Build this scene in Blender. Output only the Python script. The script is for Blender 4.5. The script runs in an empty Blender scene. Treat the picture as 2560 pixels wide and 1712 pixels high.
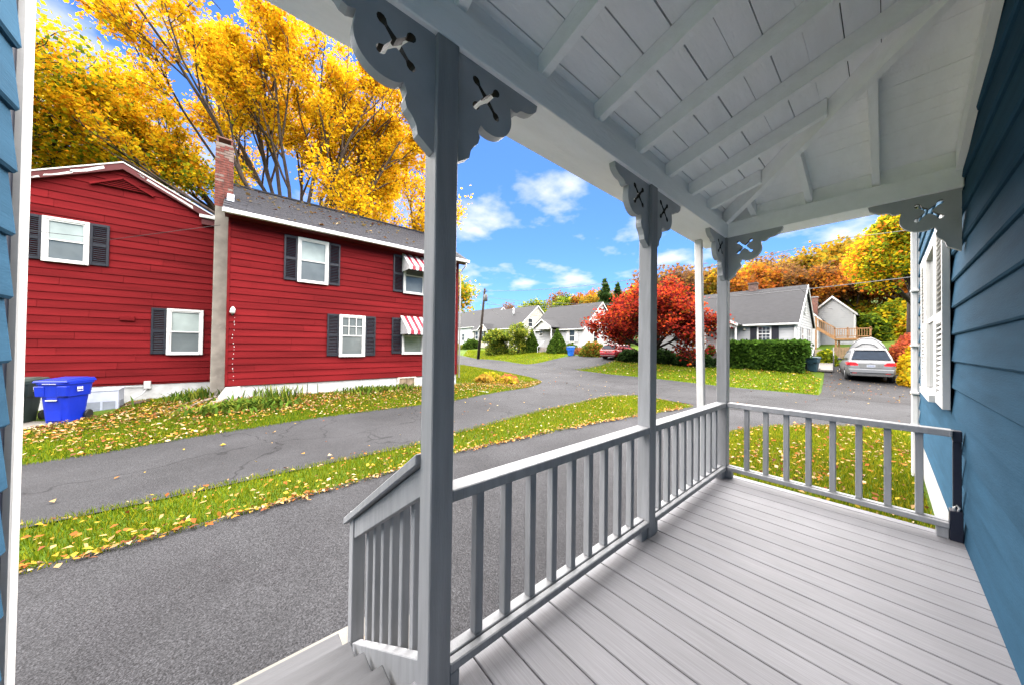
import bpy, bmesh, math, random
import numpy as np
from mathutils import Vector, Matrix
from mathutils.geometry import delaunay_2d_cdt

SC = bpy.context.scene
COL = SC.collection
R = math.radians

# ---------------------------------------------------------------- camera
cam_d = bpy.data.cameras.new('camera')
cam = bpy.data.objects.new('camera', cam_d)
COL.objects.link(cam)
cam_d.sensor_width = 36.0
cam_d.lens = 794.19 / 2560 * 36.0
cam_d.clip_start = 0.05
cam_d.clip_end = 2000
CAM_H = 1.275
yaw, pitch, roll = R(-49.67), R(0.70), R(0.74)
fw = Vector((math.sin(yaw) * math.cos(pitch), math.cos(yaw) * math.cos(pitch), math.sin(pitch)))
rt = Vector((math.cos(yaw), -math.sin(yaw), 0))
up = rt.cross(fw)
r2 = rt * math.cos(roll) + up * math.sin(roll)
u2 = -rt * math.sin(roll) + up * math.cos(roll)
cam.matrix_world = Matrix(((r2.x, u2.x, -fw.x, 0), (r2.y, u2.y, -fw.y, 0), (r2.z, u2.z, -fw.z, CAM_H), (0, 0, 0, 1)))
SC.camera = cam

# ---------------------------------------------------------------- render, exposure
SC.render.engine = 'CYCLES'
SC.cycles.use_denoising = True
SC.cycles.max_bounces = 10
SC.cycles.diffuse_bounces = 8
SC.cycles.transparent_max_bounces = 6
SC.cycles.caustics_reflective = False
SC.cycles.caustics_refractive = False
SC.view_settings.view_transform = 'Standard'
SC.view_settings.look = 'None'
SC.view_settings.gamma = 1.0
SC.view_settings.use_curve_mapping = False
SC.view_settings.exposure = 3.0

# ---------------------------------------------------------------- sun and sky
SUN_DIR = Vector((-0.15, 0.16, 0.97)).normalized()      # towards the sun
sun_d = bpy.data.lights.new('sun', 'SUN')
sun_d.energy = 5.0
sun_d.angle = R(150)
sun_d.color = (1.0, 0.935, 0.855)
sun = bpy.data.objects.new('sun', sun_d)
COL.objects.link(sun)
sun.rotation_euler = SUN_DIR.to_track_quat('Z', 'Y').to_euler()
sun.location = (0, 0, 40)

world = bpy.data.worlds.new('World')
SC.world = world
world.use_nodes = True
wn = world.node_tree.nodes
wl = world.node_tree.links
wn.clear()
w_out = wn.new('ShaderNodeOutputWorld')
w_bg = wn.new('ShaderNodeBackground')
sky = wn.new('ShaderNodeTexSky')
sky.sky_type = 'NISHITA'
sky.sun_disc = False
sky.sun_elevation = math.asin(SUN_DIR.z)
sky.sun_rotation = math.atan2(SUN_DIR.x, SUN_DIR.y)
sky.air_density = 1.0
sky.dust_density = 0.3
sky.ozone_density = 2.2
SKY_STRENGTH = 0.05
tint = wn.new('ShaderNodeMix'); tint.data_type = 'RGBA'; tint.blend_type = 'MULTIPLY'
tint.inputs[0].default_value = 1.0
tint.inputs[7].default_value = (0.265, 0.42, 0.66, 1)
wl.new(sky.outputs[0], tint.inputs[6])
tc = wn.new('ShaderNodeTexCoord')
sep = wn.new('ShaderNodeSeparateXYZ'); wl.new(tc.outputs['Generated'], sep.inputs[0])
zz = wn.new('ShaderNodeMath'); zz.operation = 'MAXIMUM'; wl.new(sep.outputs[2], zz.inputs[0]); zz.inputs[1].default_value = 0.0
zp = wn.new('ShaderNodeMath'); zp.operation = 'ADD'; wl.new(zz.outputs[0], zp.inputs[0]); zp.inputs[1].default_value = 0.22
dx = wn.new('ShaderNodeMath'); dx.operation = 'DIVIDE'; wl.new(sep.outputs[0], dx.inputs[0]); wl.new(zp.outputs[0], dx.inputs[1])
dy = wn.new('ShaderNodeMath'); dy.operation = 'DIVIDE'; wl.new(sep.outputs[1], dy.inputs[0]); wl.new(zp.outputs[0], dy.inputs[1])
cmb = wn.new('ShaderNodeCombineXYZ'); wl.new(dx.outputs[0], cmb.inputs[0]); wl.new(dy.outputs[0], cmb.inputs[1]); wl.new(zz.outputs[0], cmb.inputs[2])
cn = wn.new('ShaderNodeTexNoise'); cn.noise_dimensions = '4D'; cn.inputs['W'].default_value = 4.2; cn.inputs['Scale'].default_value = 3.4; cn.inputs['Detail'].default_value = 8
cn.inputs['Roughness'].default_value = 0.52
wl.new(cmb.outputs[0], cn.inputs['Vector'])
cr = wn.new('ShaderNodeValToRGB')
cr.color_ramp.elements[0].position = 0.53; cr.color_ramp.elements[0].color = (0, 0, 0, 1)
cr.color_ramp.elements[1].position = 0.70; cr.color_ramp.elements[1].color = (1, 1, 1, 1)
wl.new(cn.outputs['Fac'], cr.inputs[0])
mixc = wn.new('ShaderNodeMix'); mixc.data_type = 'RGBA'
wl.new(cr.outputs[0], mixc.inputs[0])
wl.new(tint.outputs[2], mixc.inputs[6])
mixc.inputs[7].default_value = (2.9, 3.0, 3.15, 1)
wl.new(mixc.outputs[2], w_bg.inputs[0])
w_bg.inputs[1].default_value = SKY_STRENGTH
wl.new(w_bg.outputs[0], w_out.inputs[0])

# ================================================================ helpers
ORG = {}          # object name -> world origin of the thing's frame

def tag(o, label=None, cat=None, group=None, kind=None):
    if label: o['label'] = label
    if cat: o['category'] = cat
    if group: o['group'] = group
    if kind: o['kind'] = kind
    return o

def thing(name, loc, label, cat, group=None):
    o = bpy.data.objects.new(name, None)
    o.empty_display_size = 0.2
    COL.objects.link(o)
    o.location = loc
    ORG[o.name] = Vector(loc)
    return tag(o, label, cat, group)

def finish(me, name, mat, parent=None, kind=None):
    o = bpy.data.objects.new(name, me)
    COL.objects.link(o)
    if mat is not None and not me.materials:
        me.materials.append(mat)
    if parent is not None:
        o.parent = parent
        ORG[o.name] = ORG.get(parent.name, Vector((0, 0, 0)))
    if kind: o['kind'] = kind
    return o

def share(o, parent=None, loc=(0, 0, 0), rot=None, scale=None):
    """another piece with the same mesh"""
    c = o.copy()
    COL.objects.link(c)
    if parent is not None:
        c.parent = parent
    c.location = loc
    if rot is not None: c.rotation_euler = rot
    if scale is not None: c.scale = scale
    ORG[c.name] = ORG.get(o.name, Vector((0, 0, 0)))
    return c

def copy_tree(o, parent=None):
    c = o.copy(); COL.objects.link(c); c.parent = parent
    for ch in [q for q in o.children]:
        copy_tree(ch, c)
    return c

class MB:
    def __init__(self):
        self.v = []; self.f = []; self.s = []
    def add(self, vs, fs, smooth=False):
        b = len(self.v)
        self.v += [tuple(p) for p in vs]
        for q in fs:
            self.f.append(tuple(b + i for i in q)); self.s.append(smooth)
        return self
    def box(self, x0, y0, z0, x1, y1, z1):
        vs = [(x0, y0, z0), (x1, y0, z0), (x1, y1, z0), (x0, y1, z0), (x0, y0, z1), (x1, y0, z1), (x1, y1, z1), (x0, y1, z1)]
        return self.add(vs, [(0, 3, 2, 1), (4, 5, 6, 7), (0, 1, 5, 4), (1, 2, 6, 5), (2, 3, 7, 6), (3, 0, 4, 7)])
    def beam(self, p, q, w, h, upv=(0, 0, 1)):
        p = Vector(p); q = Vector(q); d = (q - p).normalized(); u = Vector(upv)
        s = d.cross(u).normalized() * (w / 2); u = s.cross(d).normalized() * (h / 2)
        vs = []
        for c in (p, q):
            vs += [c - s - u, c + s - u, c + s + u, c - s + u]
        return self.add(vs, [(0, 1, 2, 3), (7, 6, 5, 4), (0, 4, 5, 1), (1, 5, 6, 2), (2, 6, 7, 3), (3, 7, 4, 0)])
    def prism(self, poly, vec):
        n = len(poly); vec = Vector(vec)
        vs = [Vector(p) for p in poly] + [Vector(p) + vec for p in poly]
        fs = [tuple(range(n - 1, -1, -1)), tuple(range(n, 2 * n))]
        fs += [(i, (i + 1) % n, n + (i + 1) % n, n + i) for i in range(n)]
        return self.add(vs, fs)
    def hexa(self, vs):
        return self.add(vs, [(0, 3, 2, 1), (4, 5, 6, 7), (0, 1, 5, 4), (1, 2, 6, 5), (2, 3, 7, 6), (3, 0, 4, 7)])
    def quad(self, a, b, c, d):
        return self.add([a, b, c, d], [(0, 1, 2, 3)])
    def tube(self, pts, rad, n=6, cap=True):
        pts = [Vector(p) for p in pts]
        if not hasattr(rad, '__len__'): rad = [rad] * len(pts)
        vs = []; fs = []
        for i, p in enumerate(pts):
            d = (pts[min(i + 1, len(pts) - 1)] - pts[max(i - 1, 0)]).normalized()
            a = d.orthogonal().normalized() if abs(d.z) > .95 else d.cross(Vector((0, 0, 1))).normalized()
            b = d.cross(a)
            for k in range(n):
                t = 2 * math.pi * k / n
                vs.append(p + (a * math.cos(t) + b * math.sin(t)) * rad[i])
        for i in range(len(pts) - 1):
            for k in range(n):
                fs.append((i * n + k, i * n + (k + 1) % n, (i + 1) * n + (k + 1) % n, (i + 1) * n + k))
        if cap:
            fs.append(tuple(range(n - 1, -1, -1))); m = (len(pts) - 1) * n; fs.append(tuple(range(m, m + n)))
        return self.add(vs, fs, True)
    def cyl(self, p, q, r, n=16):
        return self.tube([p, q], [r, r], n)
    def build(self, name, mat, parent=None, bevel=0.0, kind=None, seg=1):
        o0 = ORG.get(parent.name, Vector((0, 0, 0))) if parent is not None else Vector((0, 0, 0))
        me = bpy.data.meshes.new(name)
        me.from_pydata([(x - o0.x, y - o0.y, z - o0.z) for x, y, z in self.v], [], self.f)
        bm = bmesh.new(); bm.from_mesh(me)
        bmesh.ops.recalc_face_normals(bm, faces=bm.faces)
        if bevel > 0:
            bmesh.ops.bevel(bm, geom=[e for e in bm.edges if e.calc_face_angle(0) > 0.5], offset=bevel, segments=seg, affect='EDGES', clamp_overlap=True)
        bm.to_mesh(me); bm.free()
        if any(self.s) and bevel == 0:
            me.polygons.foreach_set('use_smooth', self.s[:len(me.polygons)] if len(self.s) == len(me.polygons) else [True] * len(me.polygons))
        me.update()
        return finish(me, name, mat, parent, kind)

def slab2d(outline, holes, thick, frame):
    """flat plate with holes: 2D outline in (a,b), frame = (origin, axis a, axis b); thickness along a x b, centred"""
    pts = []; edges = []; 
    for loop in [outline] + holes:
        b = len(pts); n = len(loop)
        pts += [Vector(p) for p in loop]
        edges += [(b + i, b + (i + 1) % n) for i in range(n)]
    v, e, f, _, _, _ = delaunay_2d_cdt(pts, edges, [], 0, 1e-6)
    def inside(p, poly):
        c = False; j = len(poly) - 1
        for i in range(len(poly)):
            xi, yi = poly[i]; xj, yj = poly[j]
            if (yi > p[1]) != (yj > p[1]) and p[0] < (xj - xi) * (p[1] - yi) / (yj - yi) + xi: c = not c
            j = i
        return c
    keep = []
    for t in f:
        c = sum((v[i] for i in t), Vector((0, 0))) / len(t)
        if inside(c, outline) and not any(inside(c, h) for h in holes): keep.append(list(t))
    o, A, B = [Vector(q) for q in frame]
    N = A.cross(B).normalized() * (thick / 2)
    mb = MB()
    n = len(v)
    vs = [o + A * p.x + B * p.y - N for p in v] + [o + A * p.x + B * p.y + N for p in v]
    cnt = {}
    for t in keep:
        for i in range(len(t)):
            k = (t[i], t[(i + 1) % len(t)]); cnt[k] = 1
    fs = [tuple(reversed(t)) for t in keep] + [tuple(i + n for i in t) for t in keep]
    mb.hole_faces = []
    n_out = len(outline)
    for (a, b) in cnt:
        if (b, a) not in cnt:
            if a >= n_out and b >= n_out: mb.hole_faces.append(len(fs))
            fs.append((a, b, b + n, a + n))
    mb.add(vs, fs)
    return mb

# ---------------------------------------------------------------- materials
MATS = {}
def mat(name, color, rough=0.6, var=0.08, scale=6.0, bump=0.0, bscale=60.0, spec=0.35, metal=0.0, stretch=None, hue=None, detail=4, tone=0.0):
    if name in MATS: return MATS[name]
    m = bpy.data.materials.new(name); m.use_nodes = True
    nt = m.node_tree; N = nt.nodes; L = nt.links
    b = N['Principled BSDF']
    b.inputs['Roughness'].default_value = rough
    b.inputs['Specular IOR Level'].default_value = spec
    b.inputs['Metallic'].default_value = metal
    t = N.new('ShaderNodeTexCoord'); mp = N.new('ShaderNodeMapping')
    if stretch: mp.inputs['Scale'].default_value = stretch
    L.new(t.outputs['Object'], mp.inputs[0])
    n = N.new('ShaderNodeTexNoise'); n.inputs['Scale'].default_value = scale; n.inputs['Detail'].default_value = detail
    L.new(mp.outputs[0], n.inputs['Vector'])
    r = N.new('ShaderNodeValToRGB')
    c = Vector(color)
    lo = c * (1 - var * 2); hi = c * (1 + var * 2)
    if hue: hi = Vector(hue)
    r.color_ramp.elements[0].position = .3; r.color_ramp.elements[1].position = .7
    r.color_ramp.elements[0].color = (*lo, 1); r.color_ramp.elements[1].color = (min(hi.x, .95), min(hi.y, .95), min(hi.z, .95), 1)
    L.new(n.outputs['Fac'], r.inputs[0]); L.new(r.outputs[0], b.inputs['Base Color'])
    if bump > 0:
        n2 = N.new('ShaderNodeTexNoise'); n2.inputs['Scale'].default_value = bscale; n2.inputs['Detail'].default_value = 3
        L.new(mp.outputs[0], n2.inputs['Vector'])
        bp = N.new('ShaderNodeBump'); bp.inputs['Strength'].default_value = bump; bp.inputs['Distance'].default_value = .02
        L.new(n2.outputs['Fac'], bp.inputs['Height']); L.new(bp.outputs[0], b.inputs['Normal'])
    if tone > 0:
        oi = N.new('ShaderNodeObjectInfo'); mr = N.new('ShaderNodeMapRange'); mr.inputs['To Min'].default_value = 1 - tone; mr.inputs['To Max'].default_value = 1 + tone
        L.new(oi.outputs['Random'], mr.inputs[0]); hs = N.new('ShaderNodeHueSaturation'); L.new(mr.outputs[0], hs.inputs['Value'])
        L.new(r.outputs[0], hs.inputs['Color']); L.new(hs.outputs[0], b.inputs['Base Color'])
    MATS[name] = m
    return m

def leaf_mat(name, trans=0.35, rough=0.55):
    if name in MATS: return MATS[name]
    m = bpy.data.materials.new(name); m.use_nodes = True
    N = m.node_tree.nodes; L = m.node_tree.links
    N.clear()
    o = N.new('ShaderNodeOutputMaterial'); at = N.new('ShaderNodeAttribute'); at.attribute_name = 'col'
    d = N.new('ShaderNodeBsdfDiffuse'); t = N.new('ShaderNodeBsdfTranslucent'); mx = N.new('ShaderNodeMixShader')
    mx.inputs[0].default_value = trans
    L.new(at.outputs['Color'], d.inputs[0]); L.new(at.outputs['Color'], t.inputs[0])
    L.new(d.outputs[0], mx.inputs[1]); L.new(t.outputs[0], mx.inputs[2]); L.new(mx.outputs[0], o.inputs[0])
    MATS[name] = m
    return m

def asphalt_mat(name, col, speck, crack):
    m = bpy.data.materials.new(name); m.use_nodes = True
    N = m.node_tree.nodes; L = m.node_tree.links; b = N['Principled BSDF']
    b.inputs['Roughness'].default_value = .9; b.inputs['Specular IOR Level'].default_value = .1
    t = N.new('ShaderNodeTexCoord')
    n1 = N.new('ShaderNodeTexNoise'); n1.inputs['Scale'].default_value = .45; n1.inputs['Detail'].default_value = 9; n1.inputs['Roughness'].default_value = .68; L.new(t.outputs['Object'], n1.inputs['Vector'])
    n2 = N.new('ShaderNodeTexNoise'); n2.inputs['Scale'].default_value = 80; n2.inputs['Detail'].default_value = 3; n2.inputs['Roughness'].default_value = .7; L.new(t.outputs['Object'], n2.inputs['Vector'])
    v = N.new('ShaderNodeTexVoronoi'); v.inputs['Scale'].default_value = 130; L.new(t.outputs['Object'], v.inputs['Vector'])
    r1 = N.new('ShaderNodeValToRGB'); c = Vector(col)
    r1.color_ramp.elements[0].position = .3; r1.color_ramp.elements[1].position = .72
    r1.color_ramp.elements[0].color = (*(c * .70), 1); r1.color_ramp.elements[1].color = (*(c * 1.30), 1); L.new(n1.outputs['Fac'], r1.inputs[0])
    r2_ = N.new('ShaderNodeValToRGB'); r2_.color_ramp.elements[0].position = .36; r2_.color_ramp.elements[1].position = .64
    a = 1 - speck
    r2_.color_ramp.elements[0].color = (a, a, a, 1); h = 1 + speck * 1.3; r2_.color_ramp.elements[1].color = (h, h, h, 1); L.new(n2.outputs['Fac'], r2_.inputs[0])
    mx = N.new('ShaderNodeMix'); mx.data_type = 'RGBA'; mx.blend_type = 'MULTIPLY'; mx.inputs[0].default_value = 1
    L.new(r1.outputs[0], mx.inputs[6]); L.new(r2_.outputs[0], mx.inputs[7])
    # stones: random cell brightness
    r3 = N.new('ShaderNodeValToRGB'); r3.color_ramp.elements[0].position = .1; r3.color_ramp.elements[1].position = .9
    lo = 1 - speck * .8; hi = 1 + speck * .9
    r3.color_ramp.elements[0].color = (lo, lo, lo, 1); r3.color_ramp.elements[1].color = (hi, hi, hi, 1)
    sp = N.new('ShaderNodeSeparateColor'); L.new(v.outputs['Color'], sp.inputs[0]); L.new(sp.outputs[0], r3.inputs[0])
    mx2 = N.new('ShaderNodeMix'); mx2.data_type = 'RGBA'; mx2.blend_type = 'MULTIPLY'; mx2.inputs[0].default_value = 1
    L.new(mx.outputs[2], mx2.inputs[6]); L.new(r3.outputs[0], mx2.inputs[7])
    last = mx2.outputs[2]
    if crack > 0:
        nw = N.new('ShaderNodeTexNoise'); nw.inputs['Scale'].default_value = 1.6; L.new(t.outputs['Object'], nw.inputs['Vector'])
        av = N.new('ShaderNodeVectorMath'); av.operation = 'ADD'; L.new(t.outputs['Object'], av.inputs[0])
        sv = N.new('ShaderNodeVectorMath'); sv.operation = 'SCALE'; sv.inputs['Scale'].default_value = .9; L.new(nw.outputs['Color'], sv.inputs[0]); L.new(sv.outputs[0], av.inputs[1])
        vc = N.new('ShaderNodeTexVoronoi'); vc.feature = 'DISTANCE_TO_EDGE'; vc.inputs['Scale'].default_value = .42; L.new(av.outputs[0], vc.inputs['Vector'])
        rc = N.new('ShaderNodeValToRGB'); rc.color_ramp.elements[0].position = .0; rc.color_ramp.elements[1].position = .012
        k = 1 - crack; rc.color_ramp.elements[0].color = (k, k, k, 1); rc.color_ramp.elements[1].color = (1, 1, 1, 1); L.new(vc.outputs['Distance'], rc.inputs[0])
        m3 = N.new('ShaderNodeMix'); m3.data_type = 'RGBA'; m3.blend_type = 'MULTIPLY'; m3.inputs[0].default_value = 1
        L.new(last, m3.inputs[6]); L.new(rc.outputs[0], m3.inputs[7]); last = m3.outputs[2]
    L.new(last, b.inputs['Base Color'])
    bp = N.new('ShaderNodeBump'); bp.inputs['Strength'].default_value = .5; bp.inputs['Distance'].default_value = .012
    L.new(v.outputs['Distance'], bp.inputs['Height']); L.new(bp.outputs[0], b.inputs['Normal'])
    MATS[name] = m
    return m

def ground_mat():
    m = bpy.data.materials.new('lawn_ground'); m.use_nodes = True
    N = m.node_tree.nodes; L = m.node_tree.links; b = N['Principled BSDF']; b.inputs['Roughness'].default_value = .9; b.inputs['Specular IOR Level'].default_value = .1
    t = N.new('ShaderNodeTexCoord')
    n1 = N.new('ShaderNodeTexNoise'); n1.inputs['Scale'].default_value = .35; n1.inputs['Detail'].default_value = 7; L.new(t.outputs['Object'], n1.inputs['Vector'])
    r1 = N.new('ShaderNodeValToRGB'); e = r1.color_ramp.elements
    e[0].position = .3; e[0].color = (.026, .055, .004, 1); e[1].position = .7; e[1].color = (.07, .095, .006, 1)
    k = e.new(.5); k.color = (.045, .078, .005, 1)
    L.new(n1.outputs['Fac'], r1.inputs[0])
    n2 = N.new('ShaderNodeTexNoise'); n2.inputs['Scale'].default_value = 26; n2.inputs['Detail'].default_value = 4; L.new(t.outputs['Object'], n2.inputs['Vector'])
    r2_ = N.new('ShaderNodeValToRGB'); r2_.color_ramp.elements[0].position = .3; r2_.color_ramp.elements[1].position = .7
    r2_.color_ramp.elements[0].color = (.55, .6, .5, 1); r2_.color_ramp.elements[1].color = (1.3, 1.25, 1.2, 1); L.new(n2.outputs['Fac'], r2_.inputs[0])
    mx = N.new('ShaderNodeMix'); mx.data_type = 'RGBA'; mx.blend_type = 'MULTIPLY'; mx.inputs[0].default_value = 1
    L.new(r1.outputs[0], mx.inputs[6]); L.new(r2_.outputs[0], mx.inputs[7]); L.new(mx.outputs[2], b.inputs['Base Color'])
    bp = N.new('ShaderNodeBump'); bp.inputs['Strength'].default_value = .6; bp.inputs['Distance'].default_value = .05
    L.new(n2.outputs['Fac'], bp.inputs['Height']); L.new(bp.outputs[0], b.inputs['Normal'])
    return m

def glass_mat(name, col, rough=.04):
    if name in MATS: return MATS[name]
    m = mat(name, col, rough=rough, var=.15, scale=1.2, spec=.6)
    return m

WHITE = mat('white_paint', (.50, .50, .495), rough=.55, var=.02, scale=9, bump=.05, bscale=90, stretch=(1, .25, 1))
CEIL = mat('ceiling_white', (.935, .935, .925), rough=.6, var=.025, scale=5, bump=.25, bscale=30, stretch=(3, .5, 3))
GREYP = mat('grey_post_paint', (.255, .262, .274), rough=.55, spec=.2, var=.06, scale=5, bump=.16, bscale=40, stretch=(6, 6, .6))
BRKT = mat('bracket_grey_paint', (.40, .406, .416), rough=.55, spec=.2, var=.05, scale=6, bump=.05, bscale=50)
NAVY = mat('navy_paint', (.007, .010, .022), rough=.5, var=.1)
BLUE = mat('blue_siding_paint', (.027, .073, .122), rough=.85, tone=.08, var=.06, scale=4, bump=.12, bscale=45, spec=.03, stretch=(.5, .5, 4))
RED = mat('red_siding_paint', (.104, .0062, .0078), rough=.8, spec=.06, var=.13, scale=1.6, tone=.09, bump=.1, bscale=40, stretch=(1, .3, 3))
REDT = mat('red_trim_paint', (.065, .004, .005), rough=.6, var=.08, scale=4)
SHUT = mat('navy_shutter', (.0052, .0066, .0125), rough=.5, var=.12, scale=8)
STUCCO = mat('grey_stucco', (.20, .185, .16), rough=.9, var=.16, scale=2.2, bump=.6, bscale=9)
FOUND = mat('white_foundation', (.35, .355, .36), rough=.85, var=.1, scale=3.5, bump=.4, bscale=10)
BRICK = mat('brick_red', (.115, .032, .024), rough=.85, var=.22, scale=9, bump=.3, bscale=60)
BRICKP = mat('brick_pale', (.15, .105, .09), rough=.85, var=.15, scale=12, bump=.3, bscale=60)
MORTAR = mat('mortar', (.15, .135, .12), rough=.9, var=.1)
SHING = mat('shingle_dark', (.0088, .010, .015), rough=.85, var=.2, scale=14, bump=.3, bscale=120)
SHINGR = mat('shingle_far', (.0105, .0109, .0132), rough=.85, var=.14, scale=3, bump=.3, bscale=30, stretch=(1, .3, 4))
BARK = mat('bark', (.045, .031, .024), rough=.9, var=.25, scale=5, bump=.6, bscale=14, stretch=(3, 3, .5))
DBARK = mat('dark_bark', (.02, .014, .011), rough=.9, var=.25, scale=5)
CONC = mat('concrete', (.14, .133, .118), rough=.85, var=.08, scale=3, bump=.2, bscale=60)
TREX = None
ASPH = asphalt_mat('driveway_asphalt', (.0295, .0298, .0325), .42, 0.0)
ASPH2 = asphalt_mat('old_asphalt', (.0285, .0288, .0312), .3, .5)
STREET = asphalt_mat('street_asphalt', (.030, .0303, .0326), .25, .55)
GROUND = ground_mat()
LEAF = leaf_mat('leaf', .5)
FALL = leaf_mat('dry_leaf', .15)
GRASSM = leaf_mat('grass_blade', .3)
GLASS = glass_mat('window_glass', (.10, .115, .118))
GLASSL = glass_mat('blind_behind_glass', (.24, .28, .27))
GLASSD = glass_mat('dark_glass', (.03, .035, .04))
BLACK = mat('black_plastic', (.012, .012, .013), rough=.5)

def deck_mat():
    m = bpy.data.materials.new('composite_deck'); m.use_nodes = True
    N = m.node_tree.nodes; L = m.node_tree.links; b = N['Principled BSDF']
    b.inputs['Roughness'].default_value = .55; b.inputs['Specular IOR Level'].default_value = .15
    t = N.new('ShaderNodeTexCoord'); mp = N.new('ShaderNodeMapping'); mp.inputs['Scale'].default_value = (1.1, 60, 1); L.new(t.outputs['Object'], mp.inputs[0])
    n = N.new('ShaderNodeTexNoise'); n.inputs['Scale'].default_value = 4; n.inputs['Detail'].default_value = 5; L.new(mp.outputs[0], n.inputs['Vector'])
    r = N.new('ShaderNodeValToRGB'); r.color_ramp.elements[0].position = .3; r.color_ramp.elements[1].position = .7
    r.color_ramp.elements[0].color = (.180, .180, .194, 1); r.color_ramp.elements[1].color = (.238, .238, .254, 1)
    L.new(n.outputs['Fac'], r.inputs[0])
    oi = N.new('ShaderNodeObjectInfo'); rr = N.new('ShaderNodeMapRange'); rr.inputs['To Min'].default_value = .93; rr.inputs['To Max'].default_value = 1.06; L.new(oi.outputs['Random'], rr.inputs[0])
    sc_ = N.new('ShaderNodeTexNoise'); sc_.inputs['Scale'].default_value = 2.2; sc_.inputs['Detail'].default_value = 7; L.new(t.outputs['Object'], sc_.inputs['Vector'])
    sr = N.new('ShaderNodeMapRange'); sr.inputs['From Min'].default_value = .3; sr.inputs['From Max'].default_value = .7; sr.inputs['To Min'].default_value = .9; sr.inputs['To Max'].default_value = 1.06; L.new(sc_.outputs['Fac'], sr.inputs[0])
    ml = N.new('ShaderNodeMath'); ml.operation = 'MULTIPLY'; L.new(rr.outputs[0], ml.inputs[0]); L.new(sr.outputs[0], ml.inputs[1])
    hs = N.new('ShaderNodeHueSaturation'); L.new(ml.outputs[0], hs.inputs['Value']); L.new(r.outputs[0], hs.inputs['Color']); L.new(hs.outputs[0], b.inputs['Base Color'])
    bp = N.new('ShaderNodeBump'); bp.inputs['Strength'].default_value = .25; bp.inputs['Distance'].default_value = .004
    L.new(n.outputs['Fac'], bp.inputs['Height']); L.new(bp.outputs[0], b.inputs['Normal'])
    return m
TREX = deck_mat()

# ================================================================ terrain
CTRL = [(-3, -6, -.7), (-3, 0, -.7), (-3, 5, -.7), (-3, 10, -.7), (-6, -6, -.7), (-6, 1, -.69), (-6, 6, -.69), (-6, 11, -.7), (-9, -5, -.69), (-9, 0, -.68), (-9, 5, -.68),
        (0, 6, -.68), (0, 10, -.68), (3, 3, -.68), (3, 12, -.68),
        (-12.1, 0, -.33), (-12.1, 2.5, -.34), (-12.1, 5, -.36), (-12.3, 8, -.42), (-14, -2.2, -.43), (-12.2, -3.1, -.575), (-14, -4, -.52), (-12.5, -6.5, -.6), (-10.6, 2, -.52), (-10.7, -2, -.62),
        (-11, 10, -.66), (-14, 11, -.62), (-18, 5, -.3), (-18, -3, -.3),
        (8, 15, -.68), (0, 15, -.68), (-8, 15, -.68), (-15, 16, -.66), (-25, 18, -.56), (-35, 19, -.46), (-50, 21, -.3),
        (0, 19.5, -.66), (-6, 19.5, -.66), (-14, 20.5, -.64), (-24, 22, -.5), (-34, 23, -.36),
        (-4, 23.5, -.36), (-8, 24, -.25), (-4, 27.5, -.02), (-8.5, 28, .0), (-.5, 23, -.60), (-.5, 26.3, -.47), (0.5, 31, .25), (-3, 30, .05), (0, 38, 1.0), (-5, 36, .6),
        (-13, 25, -.05), (-17, 25.5, .1), (-21, 26, .25), (-24, 31, .68), (-32, 31, .8), (-27, 26, .25), (-33, 27, .3), (-40, 33, .95), (-50, 33, .95), (-42, 26, .4),
        (-3, 44, 1.9), (-14, 45, 1.6), (-30, 45, 1.5), (-3, 55, 3.5), (3, 50, 2.6), (-15, 60, 3), (-40, 60, 2.5), (-70, 40, 1.0), (-70, 70, 3),
        (5, 75, 8), (-15, 85, 9), (-45, 90, 7), (5, 105, 16), (-25, 115, 17), (-80, 110, 10), (30, 60, 6), (30, 20, -.4), (30, -20, -.6), (-10, -40, -.6), (-60, -20, -.2), (-60, 10, -.2),
        (-300, 300, 20), (0, 300, 30), (300, 300, 20), (300, 0, 2), (300, -300, 0), (0, -300, 0), (-300, -300, 0), (-300, 0, 2)]
CT = np.array(CTRL, float)
def _tps():
    n = len(CT); P = CT[:, :2]
    d = np.linalg.norm(P[:, None] - P[None], axis=2)
    K = np.where(d > 0, d * d * np.log(d + 1e-12), 0) + np.eye(n) * 1.0
    A = np.zeros((n + 3, n + 3)); A[:n, :n] = K; A[:n, n] = 1; A[:n, n + 1:] = P; A[n, :n] = 1; A[n + 1:, :n] = P.T
    b = np.zeros(n + 3); b[:n] = CT[:, 2]
    return np.linalg.solve(A, b)
TP = _tps()
def gz_arr(x, y):
    x = np.asarray(x, float); y = np.asarray(y, float); z = np.full(x.shape, TP[-3]) + TP[-2] * x + TP[-1] * y
    for i in range(len(CT)):
        d2 = (x - CT[i, 0]) ** 2 + (y - CT[i, 1]) ** 2
        z += TP[i] * .5 * d2 * np.log(d2 + 1e-12)
    return z
def gz(x, y): return float(gz_arr(np.array([x]), np.array([y]))[0])

def np_mesh(name, V, F, mat_, parent=None, kind=None, col=None, smooth=False):
    V = np.asarray(V, np.float32); F = np.asarray(F, np.int32); k = F.shape[1]
    me = bpy.data.meshes.new(name)
    me.vertices.add(len(V)); me.vertices.foreach_set('co', V.ravel())
    me.loops.add(F.size); me.loops.foreach_set('vertex_index', F.ravel())
    me.polygons.add(len(F)); me.polygons.foreach_set('loop_start', np.arange(0, F.size, k, dtype=np.int32))
    if smooth: me.polygons.foreach_set('use_smooth', np.ones(len(F), bool))
    if col is not None:
        a = me.attributes.new('col', 'FLOAT_COLOR', 'POINT')
        c = np.ones((len(V), 4), np.float32); c[:, :3] = col; a.data.foreach_set('color', c.ravel())
    me.update(calc_edges=True); me.validate()
    return finish(me, name, mat_, parent, kind)

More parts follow.
